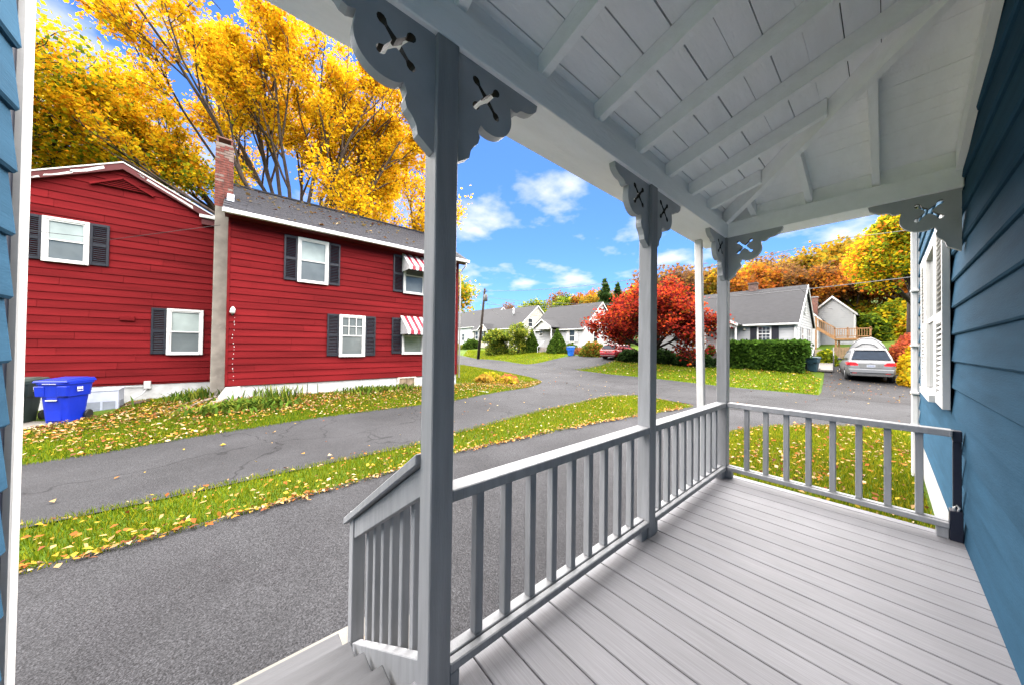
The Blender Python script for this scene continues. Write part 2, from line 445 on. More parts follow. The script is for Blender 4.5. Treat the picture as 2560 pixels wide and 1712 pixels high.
xs = np.concatenate([np.linspace(-300, -80, 23), np.linspace(-75, -25, 36), np.linspace(-24, 6, 61), np.linspace(8, 60, 20), np.linspace(80, 300, 12)])
ys = np.concatenate([np.linspace(-300, -30, 20), np.linspace(-25, -8, 10), np.linspace(-7, 34, 83), np.linspace(36, 120, 45), np.linspace(130, 300, 14)])
GX, GY = np.meshgrid(xs, ys)
GZ = gz_arr(GX, GY)
# no ground under the porch deck higher than -.7
V = np.stack([GX.ravel(), GY.ravel(), GZ.ravel()], 1)
nx = len(xs); idx = np.arange(len(V)).reshape(len(ys), nx)
F = np.stack([idx[:-1, :-1].ravel(), idx[:-1, 1:].ravel(), idx[1:, 1:].ravel(), idx[1:, :-1].ravel()], 1)
tag(np_mesh('ground', V, F, GROUND, smooth=True), kind='structure')

def smooth_loop(pts, n=4, closed=True):
    """Catmull-Rom through the points"""
    out = []; m = len(pts)
    for i in range(m if closed else m - 1):
        g = lambda j: Vector(pts[j % m]) if closed else Vector(pts[max(0, min(m - 1, j))])
        p0, p1, p2, p3 = g(i - 1), g(i), g(i + 1), g(i + 2)
        for k in range(n):
            t = k / n
            out.append(.5 * ((2 * p1) + (p2 - p0) * t + (2 * p0 - 5 * p1 + 4 * p2 - p3) * t * t + (3 * p1 - p0 - 3 * p2 + p3) * t ** 3))
    if not closed: out.append(Vector(pts[-1]))
    return [(p.x, p.y) for p in out]

def in_poly(px, py, poly):
    c = np.zeros(px.shape, bool); j = len(poly) - 1
    for i in range(len(poly)):
        xi, yi = poly[i]; xj, yj = poly[j]
        if yi != yj:
            c ^= ((yi > py) != (yj > py)) & (px < (xj - xi) * (py - yi) / (yj - yi) + xi)
        j = i
    return c

def sheet(name, poly, off, mat_, step=.6):
    rng = np.random.default_rng(5)
    P = np.array(poly)
    pts = [Vector(p) for p in poly]; n = len(poly)
    gx, gy = np.meshgrid(np.arange(P[:, 0].min() + step / 2, P[:, 0].max(), step), np.arange(P[:, 1].min() + step / 2, P[:, 1].max(), step))
    gx = gx.ravel(); gy = gy.ravel(); k = in_poly(gx, gy, poly)
    pts += [Vector((a, b)) for a, b in zip(gx[k], gy[k])]
    v, e, f, _, _, _ = delaunay_2d_cdt(pts, [(i, (i + 1) % n) for i in range(n)], [list(range(n))], 1, 1e-5)
    vx = np.array([p.x for p in v]); vy = np.array([p.y for p in v])
    Vv = np.stack([vx, vy, gz_arr(vx, vy) + off], 1)
    o = np_mesh(name, Vv, np.array([list(t) for t in f if len(t) == 3]), mat_, smooth=True)
    return tag(o, kind='structure')

STRIP_LO = [(-4.62, -7), (-4.68, -3), (-4.72, -.4), (-4.85, 1.5), (-5.08, 3.1), (-5.0, 4.7), (-4.85, 6.8), (-4.6, 8.9), (-4.35, 10.6), (-4.2, 11.7)]
STRIP_UP = [(-6.0, -7), (-6.0, -2), (-6.02, 0), (-6.1, 2.5), (-6.4, 3.8), (-6.85, 6.6), (-7.1, 9.2), (-7.35, 11.0), (-7.0, 12.0), (-6.4, 12.4), (-5.6, 12.3), (-4.8, 12.0), (-4.2, 11.7)]
STRIP = smooth_loop(STRIP_LO, 4, False)[:-1] + list(reversed(smooth_loop(STRIP_UP, 4, False)))
RED_LO = [(-8.6, -7), (-8.75, -2.5), (-9.1, -.6), (-9.35, 2), (-9.45, 4.2), (-9.55, 5.6), (-10.0, 7.6), (-10.8, 10.0), (-11.6, 11.6), (-12.6, 12.9), (-14, 13.7), (-16.3, 14.3), (-20, 15.2), (-26, 16.0), (-36, 17.2), (-60, 19.0)]
RED_EDGE = smooth_loop(RED_LO, 4, False)
REDLAWN = RED_EDGE + [(-60, -7)]
RIGHT_EDGE = smooth_loop([(-1.6, 4.2), (-1.9, 6.0), (-2.3, 7.8), (-2.4, 8.9), (-2.15, 9.8), (-1.75, 10.7), (-1.0, 11.6), (.2, 12.4), (3, 12.9), (12, 13.2), (30, 13.4)], 4, False)
RLAWN = RIGHT_EDGE + [(30, 4.2)]
STREET_N = smooth_loop([(60, 13.3), (20, 13.2), (3, 12.9), (-2, 12.4), (-4.4, 12.15), (-6.4, 12.5), (-9, 13.2), (-12.6, 13.6), (-16.3, 14.6), (-26, 16.4), (-36, 17.6), (-70, 20.0)], 3, False)
STREET_F = smooth_loop([(60, 18.8), (20, 18.8), (-1.8, 18.9), (-6, 19.2), (-11, 19.9), (-17.8, 20.9), (-23, 21.6), (-30, 22.4), (-38, 23.2), (-70, 26)], 3, False)
STREETP = [(x, y - (.3 if x < -13.5 else 0)) for x, y in STREET_N] + list(reversed(STREET_F))
sheet('street', STREETP, .024, STREET, 1.2)
DRIVE1 = [(-1.2, -7)] + [(x - .12, y) for x, y in smooth_loop(STRIP_LO, 4, False)] + [(-5.0, 13.2), (1.5, 13.2), (.2, 12.5)] + [(x + .1, y) for x, y in reversed(RIGHT_EDGE[:28])] + [(-1.2, 4.0)]
sheet('driveway', DRIVE1, .016, ASPH, .5)
DRIVE2 = [(x + .12, y) for x, y in smooth_loop(STRIP_UP[:9], 4, False)] + [(-6.8, 13.9), (-13.0, 13.9)] + [(x - .12, y) for x, y in reversed(RED_EDGE[:40])]
sheet('driveway', DRIVE2, .02, ASPH2, .6)
DRIVE_B = [(-22.8, 21.2), (-22.4, 23), (-22.0, 25.5), (-19.2, 34), (-15.5, 34), (-15.9, 27), (-15.6, 23.5), (-16.6, 20.3)]
sheet('driveway', smooth_loop(DRIVE_B, 4), .03, ASPH2, .9)
DRIVE_A = [(-1.85, 18.4), (-1.9, 20.0), (-2.2, 24), (-2.55, 28.4), (-2.4, 33), (1.3, 33), (1.25, 27), (1.5, 22), (1.9, 18.4)]
sheet('driveway', DRIVE_A, .032, asphalt_mat('patched_asphalt', (.025, .0245, .026), .25, .45), .8)

# ================================================================ the porch
PA, PW = 1.028, .0895          # inner face of the posts, post width
PX0, PX1 = -PA - PW, -PA
PY = (.51, 2.101, 3.684)       # near faces of the three posts
WALLX = .354
ZB = 2.39                      # underside of the beam
ZR = .744                      # top of the rail
YW = -.60                      # end wall beside the camera
rnd = random.Random(3)

porch = thing('porch', (-.4, 1.6, -.7), 'roofed wooden porch with grey posts, scroll brackets, white ceiling and pale deck', 'porch')

# deck boards, each with a rounded edge
bw = .150
k = 0; y = YW - 18 * bw      # unseen open deck added behind the camera to bounce light onto the ceiling
while y < 3.80:
    y1 = min(y + bw - .0065, 3.83)
    d = rnd.uniform(-.0006, .0006)
    MB().box(-1.165 + rnd.uniform(-.003, .003), y, -.026 + d, WALLX - .012, y1, d).build('deck_board', TREX, porch, bevel=.003)
    y += bw
MB().box(-1.13, YW - 2.7, -.2, -1.095, 3.79, -.03).build('rim_joist', GREYP, porch)
MB().box(-1.09, 3.755, -.2, WALLX - .02, 3.79, -.03).build('rim_joist', GREYP, porch)
for yy in (.9, 1.9, 2.9):
    MB().box(-1.09, yy, -.2, WALLX - .03, yy + .04, -.03).build('joist', mat('raw_joist', (.2, .15, .1), var=.1), porch)
sk = MB(); sk.box(-1.10, .62, -.69, -1.08, 3.74, -.21)
sk.build('skirt_panel', mat('skirt_dark', (.12, .125, .13)), porch)

# posts
for i, py in enumerate(PY):
    MB().box(PX0, py, -.69 if i == 0 else .0, PX1, py + PW, ZB).build('post', GREYP, porch, bevel=.004)
for i, py in enumerate(PY[1:]):   # small foot blocks beside the posts under the rails
    MB().box(PX0 + .012, py - .075, .0, PX1 - .012, py - .001, .074).build('foot_block', GREYP, porch, bevel=.003)
for py in (PY[1] + PW + .001, PY[0] + PW + .001):
    MB().box(PX0 + .012, py, .0, PX1 - .004, py + .04, .074).build('foot_block', GREYP, porch, bevel=.003)
MB().box(PX1 + .001, PY[2] + .012, .0, PX1 + .04, PY[2] + PW - .012, .074).build('foot_block', GREYP, porch, bevel=.003)

# front railings: cap, bottom rail in two steps, nine balusters each
bal = None
def railing_y(y0, y1):
    global bal
    cap = MB().box(PX0 + .001, y0, ZR - .045, PX1 - .002, y1, ZR).build('top_rail', GREYP, porch, bevel=.004)
    MB().box(PX0 + .006, y0, .078, PX1 - .037, y1, .116).build('bottom_rail', GREYP, cap, bevel=.003)
    MB().box(PX1 - .033, y0, .075, PX1 - .001, y1, .112).build('bottom_rail_strip', GREYP, cap, bevel=.004)
    n = 9
    for i in range(n):
        yy = y0 + (y1 - y0) * (i + 1) / (n + 1)
        if bal is None:
            xc = PX0 + .032
            bal = MB().box(xc - .019, -.019, .1165, xc + .019, .019, ZR - .046).build('baluster', GREYP, cap, bevel=.003)
            bal['by'] = 1
            bal.location = (0, yy, 0)
        else:
            share(bal, cap, (0, yy, 0))
railing_y(PY[0] + PW + .0005, PY[1] - .0005)
railing_y(PY[1] + PW + .0005, PY[2] - .0005)
# far railing
yc0, yc1 = PY[2], PY[2] + PW
capf = MB().box(PX1 + .001, yc0 + .002, ZR - .045, WALLX - .062, yc1 - .002, ZR).build('top_rail', GREYP, porch, bevel=.004)
MB().box(PX1 + .001, yc0 + .037, .078, WALLX - .075, yc1 - .004, .116).build('bottom_rail', GREYP, capf, bevel=.003)
MB().box(PX1 + .001, yc0 + .001, .075, WALLX - .075, yc0 + .033, .112).build('bottom_rail_strip', GREYP, capf, bevel=.004)
b0 = None
for i in range(8):
    xx = PX1 + (WALLX - .06 - PX1) * (i + 1) / 9 + .006
    if b0 is None:
        b0 = MB().box(-.019, yc0 + .04, .1165, .019, yc0 + .078, ZR - .046).build('baluster', GREYP, capf, bevel=.003); b0.location = (xx, 0, 0)
    else: share(b0, capf, (xx, 0, 0))
MB().box(WALLX - .061, yc0 + .02, ZR - .075, WALLX - .022, yc0 + .085, ZR - .004).build('rail_bracket', NAVY, porch, bevel=.003)
MB().box(WALLX - .058, yc0 + .05, .19, WALLX - .022, yc0 + .085, ZR - .08).build('wall_post', NAVY, porch, bevel=.002)
MB().box(WALLX - .074, yc0 + .005, .0, WALLX - .020, yc0 + .085, .20).build('wall_post_base', NAVY, porch, bevel=.003)
MB().box(WALLX - .13, yc0 + .02, .0, WALLX - .076, yc0 + .07, .074).build('foot_block', GREYP, porch, bevel=.003)
lt = MB(); lt.tube([(WALLX - .055, yc0 + .02, .203), (WALLX - .058, yc0 + .018, .225), (WALLX - .045, yc0 + .02, .24), (WALLX - .035, yc0 + .02, .225), (WALLX - .04, yc0 + .02, .203)], .006, 6)
lt.build('cord_loop', WHITE, porch)

# brackets: scroll-sawn plates with a pierced cross
def arc(cx, cy, r, a0, a1, n, ry=None):
    ry = ry or r
    return [(cx + r * math.cos(R(a0 + (a1 - a0) * i / n)), cy + ry * math.sin(R(a0 + (a1 - a0) * i / n))) for i in range(n + 1)]
def bracket_outline():
    o = [(0, 0), (.425, 0), (.418, -.030)]
    o += [(.398, -.048), (.375, -.062), (.352, -.068), (.330, -.070), (.315, -.078), (.303, -.092), (.285, -.097), (.262, -.088)]
    o += arc(.165, -.150, .105, 14, -112, 14, .100)
    o += [(.112, -.232), (.100, -.262), (.108, -.286), (.100, -.312), (.080, -.332), (.066, -.355), (.060, -.385), (.046, -.395), (.004, -.425), (0, -.425)]
    return o
def bracket_hole():
    c = Vector((.137, -.116)); L = .070
    pts = []
    for q in range(4):
        a = R(45 + 90 * q); d = Vector((math.cos(a), math.sin(a))); s = Vector((-d.y, d.x))
        p = c + d * L
        pts.append(c + d * .026 - s * .009); pts.append(c + d * (L - .020) - s * .007)
        for t in range(-140, 141, 35):
            tt = R(t); pts.append(p + d * (.018 * math.cos(tt)) + s * (.0155 * math.sin(tt)))
        pts.append(c + d * (L - .020) + s * .007); pts.append(c + d * .026 + s * .009)
        a2 = R(90 + 90 * q); pts.append(c + Vector((math.cos(a2), math.sin(a2))) * .016)
    return [(p.x, p.y) for p in pts]
HOLE = mat('cutout_shade_black', (.006, .006, .007), rough=.6)  # shade inside the cutouts, put into the colour of their side faces
BO, BH = bracket_outline(), bracket_hole()
xb = -PA - PW / 2 + .006
def bracket(orig, A, thick=.038):
    mb = slab2d(BO, [BH], thick, (orig, A, (0, 0, 1)))
    o = mb.build('bracket', BRKT, porch)
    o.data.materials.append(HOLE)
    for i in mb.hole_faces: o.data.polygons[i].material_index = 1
    return o
for i, py in enumerate(PY):
    bracket((xb, py - .0005, ZB - .001), (0, -1, 0))
    if i < 2: bracket((xb, py + PW + .0005, ZB - .001), (0, 1, 0))
bracket((PX1 + .0005, yc0 + .04, ZB - .001), (1, 0, 0))
bracket((WALLX - .020, yc0 + .04, ZB - .001), (-1, 0, 0), .034)

# beams
MB().box(-1.19, YW + .02, ZB, -PA, yc0 + .165, ZB + .145).build('front_beam', CEIL, porch, bevel=.004)
MB().box(-PA + .001, yc0, ZB, WALLX - .012, yc0 + .165, ZB + .145).build('end_beam', CEIL, porch, bevel=.004)
MB().box(-1.325, YW + .02, ZB + .012, -1.196, yc0 + .30, ZB + .13).build('eave_fascia', CEIL, porch, bevel=.004)
MB().box(-1.195, yc0 + .171, ZB + .012, WALLX, yc0 + .30, ZB + .13).build('eave_fascia', CEIL, porch, bevel=.004)
MB().box(-1.18, YW + .02, ZB + .1455, -PA - .045, yc0 + .15, ZB + .36).build('wall_plate', CEIL, porch, bevel=.003)
MB().box(-PA - .0449, yc0 + .045, ZB + .1455, WALLX - .012, yc0 + .15, ZB + .36).build('wall_plate', CEIL, porch, bevel=.003)

# hip roof framing
SL = .29
Z0 = 2.56
def zmain(x): return Z0 + SL * (x + PA)
def zhip(y): return Z0 + SL * (PY[2] - y)
def hipx(y): return PY[2] - y - PA
HW = WALLX - .015
for ry in (-.26, .18, .615, 1.07, 1.52, 1.98, 2.42, 2.85, 3.28):
    xe = min(HW, hipx(ry + .02) - .03)
    xs0 = -PA - .045
    mb = MB()
    w = .022; h = .108
    mb.hexa([(xs0, ry - w, zmain(xs0)), (xe, ry - w, zmain(xe)), (xe, ry + w, zmain(xe)), (xs0, ry + w, zmain(xs0)),
             (xs0, ry - w, zmain(xs0) + h), (xe, ry - w, zmain(xe) + h), (xe, ry + w, zmain(xe) + h), (xs0, ry + w, zmain(xs0) + h)])
    mb.build('rafter', CEIL, porch, bevel=.003)
mb = MB()   # hip rafter
p0 = Vector((-PA - .03, PY[2] + .03, 0)); p1 = Vector((HW, PY[2] - PA - HW, 0)); s = Vector((1, 1, 0)).normalized() * .024
q = []
for dz in (-.035, .106):
    for p, sg in ((p0, -1), (p1, -1), (p1, 1), (p0, 1)):
        q.append((p.x + s.x * sg, p.y + s.y * sg, zmain(p.x) + dz))
mb.hexa(q); mb.build('hip_rafter', CEIL, porch, bevel=.003)
for jx in (-.82, -.43, -.05):
    ye = PY[2] - PA - jx + .04; ys0 = PY[2] + .044
    mb = MB(); w = .022; h = .108
    mb.hexa([(jx - w, ye, zhip(ye)), (jx + w, ye, zhip(ye)), (jx + w, ys0, zhip(ys0)), (jx - w, ys0, zhip(ys0)),
             (jx - w, ye, zhip(ye) + h), (jx + w, ye, zhip(ye) + h), (jx + w, ys0, zhip(ys0) + h), (jx - w, ys0, zhip(ys0) + h)])
    mb.build('jack_rafter', CEIL, porch, bevel=.003)
# ceiling boards on the main slope (gaps let the dark underlay show)
x = -PA - .14
while x < HW:
    wd = rnd.uniform(.11, .135); g = rnd.choice([.0015, .003, .0045, .0055, .0065])
    x1 = min(x + wd, HW + .01)
    ya = PY[2] - (x + PA) + .0; yb = PY[2] - (x1 + PA)
    dz = .1085 + rnd.uniform(0, .002)
    mb = MB(); t = .016
    pl = [(x, YW + .02), (x1 - g, YW + .02), (x1 - g, yb), (x, ya)]
    mb.hexa([(a, b, zmain(a) + dz) for a, b in pl] + [(a, b, zmain(a) + dz + t) for a, b in pl])
    mb.build('ceiling_board', CEIL, porch)
    x = x1
y = PY[2] + .14
while y > PY[2] - PA - HW:
    wd = rnd.uniform(.088, .1); g = rnd.choice([.0015, .0025, .0035])
    y1 = y - wd
    xa = max(hipx(y), -PA - .14); xb_ = max(hipx(y1), -PA - .14)
    if xb_ > HW: xb_ = HW - .001
    if xa >= HW: break
    dz = .1085 + rnd.uniform(0, .0015); t = .016
    pl = [(xb_, y1 + g), (HW, y1 + g), (HW, y), (xa, y)]
    mb = MB(); mb.hexa([(a, b, zhip(b) + dz) for a, b in pl] + [(a, b, zhip(b) + dz + t) for a, b in pl])
    mb.build('ceiling_board', CEIL, porch)
    y = y1
# roof covering above the boards
o = .135
mb = MB()
A_ = [(-1.36, YW + .02), (WALLX, YW + .02), (WALLX, PY[2] - PA - WALLX), (-1.36, PY[2] + .332)]
mb.hexa([(a, b, zmain(a) + o) for a, b in A_] + [(a, b, zmain(a) + o + .03) for a, b in A_])
B_ = [(-1.36, PY[2] + .332), (WALLX, PY[2] - PA - WALLX), (WALLX, PY[2] + .332)]
mb.add([(a, b, zhip(b) + o) for a, b in B_] + [(a, b, zhip(b) + o + .03) for a, b in B_], [(0, 1, 2), (3, 5, 4), (0, 1, 4, 3), (1, 2, 5, 4), (2, 0, 3, 5)])
mb.build('roof_covering', mat('roof_underlay', (.02, .02, .02), rough=.9), porch)
# white trim where the ceiling meets the house wall
mb = MB(); ym = PY[2] - PA - WALLX
for (ya, yb, fa, fb) in ((YW + .02, ym, zmain(WALLX), zmain(WALLX)), (ym, yc0 - .001, zmain(WALLX), zhip(yc0))):
    mb.hexa([(WALLX - .045, ya, fa - .05), (WALLX - .0125, ya, fa - .05), (WALLX - .0125, yb, fb - .05), (WALLX - .045, yb, fb - .05),
             (WALLX - .045, ya, fa + .1), (WALLX - .0125, ya, fa + .1), (WALLX - .0125, yb, fb + .1), (WALLX - .045, yb, fb + .1)])
mb.build('wall_trim', CEIL, porch)

# stairs
STAIRM = mat('stair_grey', (.060, .062, .068), rough=.55, var=.06, scale=4, bump=.15, bscale=30, stretch=(6, .6, 1))
SR, ST = .14, .27
for i in range(1, 5):
    z = -SR * i; x0 = -1.165 - ST * (i - 1); x1 = x0 - ST - .015
    MB().box(x1, YW + .1, z - .028, x0 + (.0 if i == 1 else -.004), .50, z).build('stair_tread', STAIRM, porch, bevel=.004)
    if i < 4: MB().box(x0 - .02, YW + .1, z - SR + .001, x0 - .005, .49, z - .029).build('stair_riser', GREYP, porch)
st = MB()
st.prism([(-1.14, .60, -.24), (-1.14, .60, -.56), (-2.05, .60, -.685), (-2.18, .60, -.685), (-2.18, .60, -.60)], (0, .035, 0))
st.build('stair_stringer', mat('raw_joist', (.2, .15, .1)), porch)
# stair railing
yr0, yr1 = .522, .588
xn = -2.10
MB().box(xn, yr0 - .008, -.68, xn + .075, yr1, .27).build('newel_post', GREYP, porch, bevel=.004)
sl = .64
def zh(x): return .835 + sl * (x + 1.1175)
caps = MB()
caps.hexa([(xn - .06, yr0 - .03, zh(xn - .06)), (PX0, yr0 - .03, zh(PX0)), (PX0, yr1 + .03, zh(PX0)), (xn - .06, yr1 + .03, zh(xn - .06)),
           (xn - .06, yr0 - .03, zh(xn - .06) + .042), (PX0, yr0 - .03, zh(PX0) + .042), (PX0, yr1 + .03, zh(PX0) + .042), (xn - .06, yr1 + .03, zh(xn - .06) + .042)])
srail = caps.build('stair_handrail', GREYP, porch, bevel=.004)
for nm, off, hh in (('stair_upper_rail', -.118, .112), ('stair_lower_rail', -.86, .135)):
    m_ = MB(); a = xn + .076; b = PX0 - .001
    f = (lambda x: zh(x) + off)
    m_.hexa([(a, yr0, f(a)), (b, yr0, f(b)), (b, yr0 + .045, f(b)), (a, yr0 + .045, f(a)), (a, yr0, f(a) + hh), (b, yr0, f(b) + hh), (b, yr0 + .045, f(b) + hh), (a, yr0 + .045, f(a) + hh)])
    m_.build(nm, GREYP, srail, bevel=.003)
for i in range(7):
    xx = xn + .075 + (PX0 - xn - .075) * (i + .75) / 7.3
    m_ = MB(); za = zh(xx) - .72; zb_ = zh(xx) - .1
    m_.box(xx - .019, yr0 + .046, za - .08, xx + .019, yr0 + .084, zb_ + .03); m_.build('stair_baluster', GREYP, srail, bevel=.003)
pad = MB().box(-2.40, YW - .4, -.72, -1.14, .95, -.655).build('landing_pad', CONC, None, bevel=.006)
tag(pad, 'pale concrete landing slab at the foot of the porch stairs', 'slab')

# white downspout outside the porch corner
dsp = MB(); dsp.beam((-1.262, 3.60, ZB + .012), (-1.145, 3.43, -.64), .066, .05, (0, 1, 0))
d1 = dsp.build('downspout', WHITE, None, bevel=.006)
tag(d1, 'slim white leaning drainpipe outside the porch corner', 'drainpipe')

# ================================================================ the blue house we stand at
house = thing('blue_house', (2.5, 3, -.7), 'blue clapboard house with white corner trim and louvred shutters beside the porch', 'house')
def siding(parent, p, q, normal, z0, z1, ex, m, name='siding_board', proud=.020, clip=None, joined=False, thin=.004, joints=0.0):
    """lapped boards from p to q (xy), outward normal; clip(z)->(t0,t1) limits in metres along p->q"""
    p = Vector((p[0], p[1])); q = Vector((q[0], q[1])); d = (q - p); Lw = d.length; d = d / Lw
    n = Vector((normal[0], normal[1]))
    z = z0; mbj = MB(); objs = []
    while z < z1 - .02:
        zt = min(z + ex + .012, z1); ze = min(z + ex, z1)
        a0, a1 = (0, Lw) if clip is None else clip(z)
        b0_, b1_ = (0, Lw) if clip is None else clip(ze)
        if a1 - a0 < .03: z += ex; continue
        if b1_ - b0_ < .01: c = (a0 + a1) / 2; b0_, b1_ = c - .005, c + .005
        def P(t, off, zz): w_ = p + d * t + n * off; return (w_.x, w_.y, zz)
        vs = [P(a0, -.006, z), P(a1, -.006, z), P(a1, proud, z), P(a0, proud, z), P(b0_, -.006, ze), P(b1_, -.006, ze), P(b1_, thin, ze), P(b0_, thin, ze)]
        if joints > 0 and not joined and a1 - a0 > 2 and b1_ - b0_ > 1.5:
            lo, hi = max(a0, b0_), min(a1, b1_); cuts = []
            t_ = lo + JR.uniform(.4, joints)
            while t_ < hi - .5: cuts.append(t_); t_ += JR.uniform(joints * .8, joints * 1.4)
            ea, eb = [a0] + cuts, [b0_] + cuts; fa, fb = cuts + [a1], cuts + [b1_]
            for i_ in range(len(ea)):
                g0 = .0025 if i_ else 0; g1 = .0025 if i_ < len(cuts) else 0; dz_ = JR.uniform(-.002, .002); pr = proud + JR.uniform(-.003, .003)
                mb = MB(); mb.hexa([P(ea[i_] + g0, -.006, z + dz_), P(fa[i_] - g1, -.006, z + dz_), P(fa[i_] - g1, pr, z + dz_), P(ea[i_] + g0, pr, z + dz_), P(eb[i_] + g0, -.006, ze), P(fb[i_] - g1, -.006, ze), P(fb[i_] - g1, thin, ze), P(eb[i_] + g0, thin, ze)])
                objs.append(mb.build(name, m, parent))
            z += ex; continue
        mb = mbj if joined else MB()
        if clip is None and not joined:
            mb.prism([P(a0, -.006, z), P(a0, proud - .007, z), P(a0, proud, z + .009), P(a0, thin, ze), P(a0, -.006, ze)], Vector((d.x, d.y, 0)) * (a1 - a0))
        else: mb.hexa(vs)
        if not joined: objs.append(mb.build(name, m, parent))
        z += ex
    if joined: return mbj.build(name, m, parent)
    return objs
EX = .208
JR = random.Random(17)
# body of the house behind the boards
hb = MB(); hb.box(WALLX + .007, YW - 5, -.03, 7, 8.2, 3.6)
hb.build('wall', BLUE, house)
MB().box(-1.92, YW - 1.3, -.03, -1.24, YW - .007, 3.6).build('wall', BLUE, house)  # wing kept to a stub, shaped to let light in behind the camera
MB().box(WALLX + .02, YW - 5, -.72, 6.9, 8.18, -.032).build('foundation', FOUND, house)
MB().box(-1.90, YW - 1.28, -.72, -1.26, YW - .03, -.032).build('foundation', FOUND, house)
rf = MB()
rf.prism([(WALLX - .35, YW - 5.2, 3.62), (3.7, YW - 5.2, 5.9), (7.3, YW - 5.2, 3.62)], (0, 14.2, 0)); rf.build('roof', SHING, house)
MB().box(-2.0, YW - 1.4, 3.61, -1.2, YW + .05, 3.72).build('roof', SHING, house)
siding(house, (WALLX, YW - 5), (WALLX, 8.2), (-1, 0), -.048, 3.55, EX, BLUE, proud=.022)
siding(house, (-1.24, YW), (-1.866, YW), (0, 1), -.048, 3.5, EX, BLUE, proud=.022)
MB().box(-1.953, YW - .06, -.05, -1.895, YW + .022, 3.6).build('corner_trim', WHITE, house, bevel=.004)
MB().box(-1.8945, YW - .04, -.05, -1.867, YW + .004, 3.6).build('shadow_gap_strip', NAVY, house)  # shadow gap beside the trim, its shade put in as a dark strip
MB().box(WALLX - .026, 8.2, -.05, WALLX + .06, 8.26, 3.6).build('corner_trim', WHITE, house, bevel=.004)
# house window with white casing and louvred shutters
wz0, wz1 = .82, 2.40
wy0, wy1 = 4.92, 6.02
wn_ = MB()
wn_.box(WALLX - .062, wy0, wz0 + .06, WALLX - .024, wy0 + .1, wz1); wn_.box(WALLX - .062, wy1 - .1, wz0 + .06, WALLX - .024, wy1, wz1); wn_.box(WALLX - .062, wy0 + .1, wz1 - .1, WALLX - .024, wy1 - .1, wz1)
win = wn_.build('window', WHITE, house, bevel=.003)
MB().box(WALLX - .10, wy0 - .03, wz0 - .01, WALLX - .024, wy1 + .03, wz0 + .055).build('sill', WHITE, win, bevel=.003)
MB().box(WALLX - .045, wy0 + .1, (wz0 + wz1) / 2 - .02, WALLX - .025, wy1 - .1, (wz0 + wz1) / 2 + .03).build('meeting_rail', WHITE, win)
MB().box(WALLX - .034, wy0 + .1, wz0 + .06, WALLX - .0245, wy1 - .1, wz1 - .1).build('pane', GLASS, win)
def louvre_shutter(parent, y0, y1):
    m_ = MB(); x0, x1 = WALLX - .066, WALLX - .026
    for a, b in ((y0, y0 + .055), (y1 - .055, y1)): m_.box(x0, a, wz0, x1, b, wz1)
    zm = (wz0 + wz1) / 2 - .05
    for a, b in ((wz0, wz0 + .09), (zm - .045, zm + .045), (wz1 - .09, wz1)): m_.box(x0 + .001, y0 + .055, a, x1 - .001, y1 - .055, b)
    sh = m_.build('shutter', WHITE, parent, bevel=.002)
    s0 = None
    for (a, b) in ((wz0 + .09, zm - .045), (zm + .045, wz1 - .09)):
        n = int((b - a) / .042)
        for i in range(n):
            z = a + (i + .5) * (b - a) / n
            m2 = MB()
            if s0 is None:
                m2.hexa([(x0 + .002, y0 + .055, -.018), (x0 + .006, y0 + .055, -.022), (x0 + .006, y1 - .055, -.022), (x0 + .002, y1 - .055, -.018),
                         (x1 - .006, y0 + .055, .022), (x1 - .002, y0 + .055, .018), (x1 - .002, y1 - .055, .018), (x1 - .006, y1 - .055, .022)])
                s0 = m2.build('slat', WHITE, sh); zb0 = ORG[sh.name]
                s0.location = (0, 0, z)
            else: share(s0, sh, (0, 0, z))
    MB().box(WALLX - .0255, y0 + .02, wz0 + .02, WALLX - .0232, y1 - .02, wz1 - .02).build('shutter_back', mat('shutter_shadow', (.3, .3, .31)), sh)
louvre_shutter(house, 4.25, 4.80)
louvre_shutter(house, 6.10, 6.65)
# downspout at the far corner
m_ = MB(); m_.box(WALLX - .10, 7.98, -.66, WALLX - .03, 8.07, 3.5)
dsp = m_.build('downspout', WHITE, house, bevel=.01)
for z in (.1, .62, 1.35, 2.2):
    MB().box(WALLX - .108, 7.93, z, WALLX - .022, 8.12, z + .035).build('pipe_strap', WHITE, dsp, bevel=.004)

# ================================================================ the red house next door
red = thing('red_house', (-14.5, 1.2, -.4), 'two-storey red clapboard house with navy shutters, brick chimney and white foundation', 'house')
XW, XL = -12.1, -14.0                    # wall planes of the wing and of the gabled part
WY0, WY1 = -.36, 7.16
LY0, LY1 = -4.55, -.74
ZS = .05                                  # lower edge of the siding
REX = .202
# wing
MB().box(-17.9, WY0 + .01, ZS - .01, XW - .007, WY1 - .01, 4.98).build('wing_wall', RED, red)
siding(red, (XW, WY0 + .06), (XW, WY1 - .06), (1, 0), ZS, 4.90, REX, RED, proud=.024, joints=3.4)
siding(red, (XW - .02, WY1), (-17.9, WY1), (0, 1), ZS, 4.90, REX, RED, proud=.024, joined=True, name='end_siding')
for yy in (WY0, WY1 - .058):
    MB().box(XW - .03, yy, ZS, XW + .030, yy + .058, 4.92).build('corner_board', RED if yy < 0 else REDT, red, bevel=.004)
MB().box(-17.8, WY0 + .04, -.9, XW - .03, WY1 - .04, ZS - .012).build('foundation', FOUND, red)
# rake triangle of the wing above the lower roof
g = MB(); g.prism([(XW - .01, WY0 + .01, 4.98), (-17.9, WY0 + .01, 4.98), (-15, WY0 + .01, 6.72)], (0, .12, 0)); g.build('wing_gable', RED, red)
g = MB(); g.prism([(XW - .01, WY1 - .13, 4.98), (-17.9, WY1 - .13, 4.98), (-15, WY1 - .13, 6.72)], (0, .12, 0)); g.build('wing_gable', RED, red)
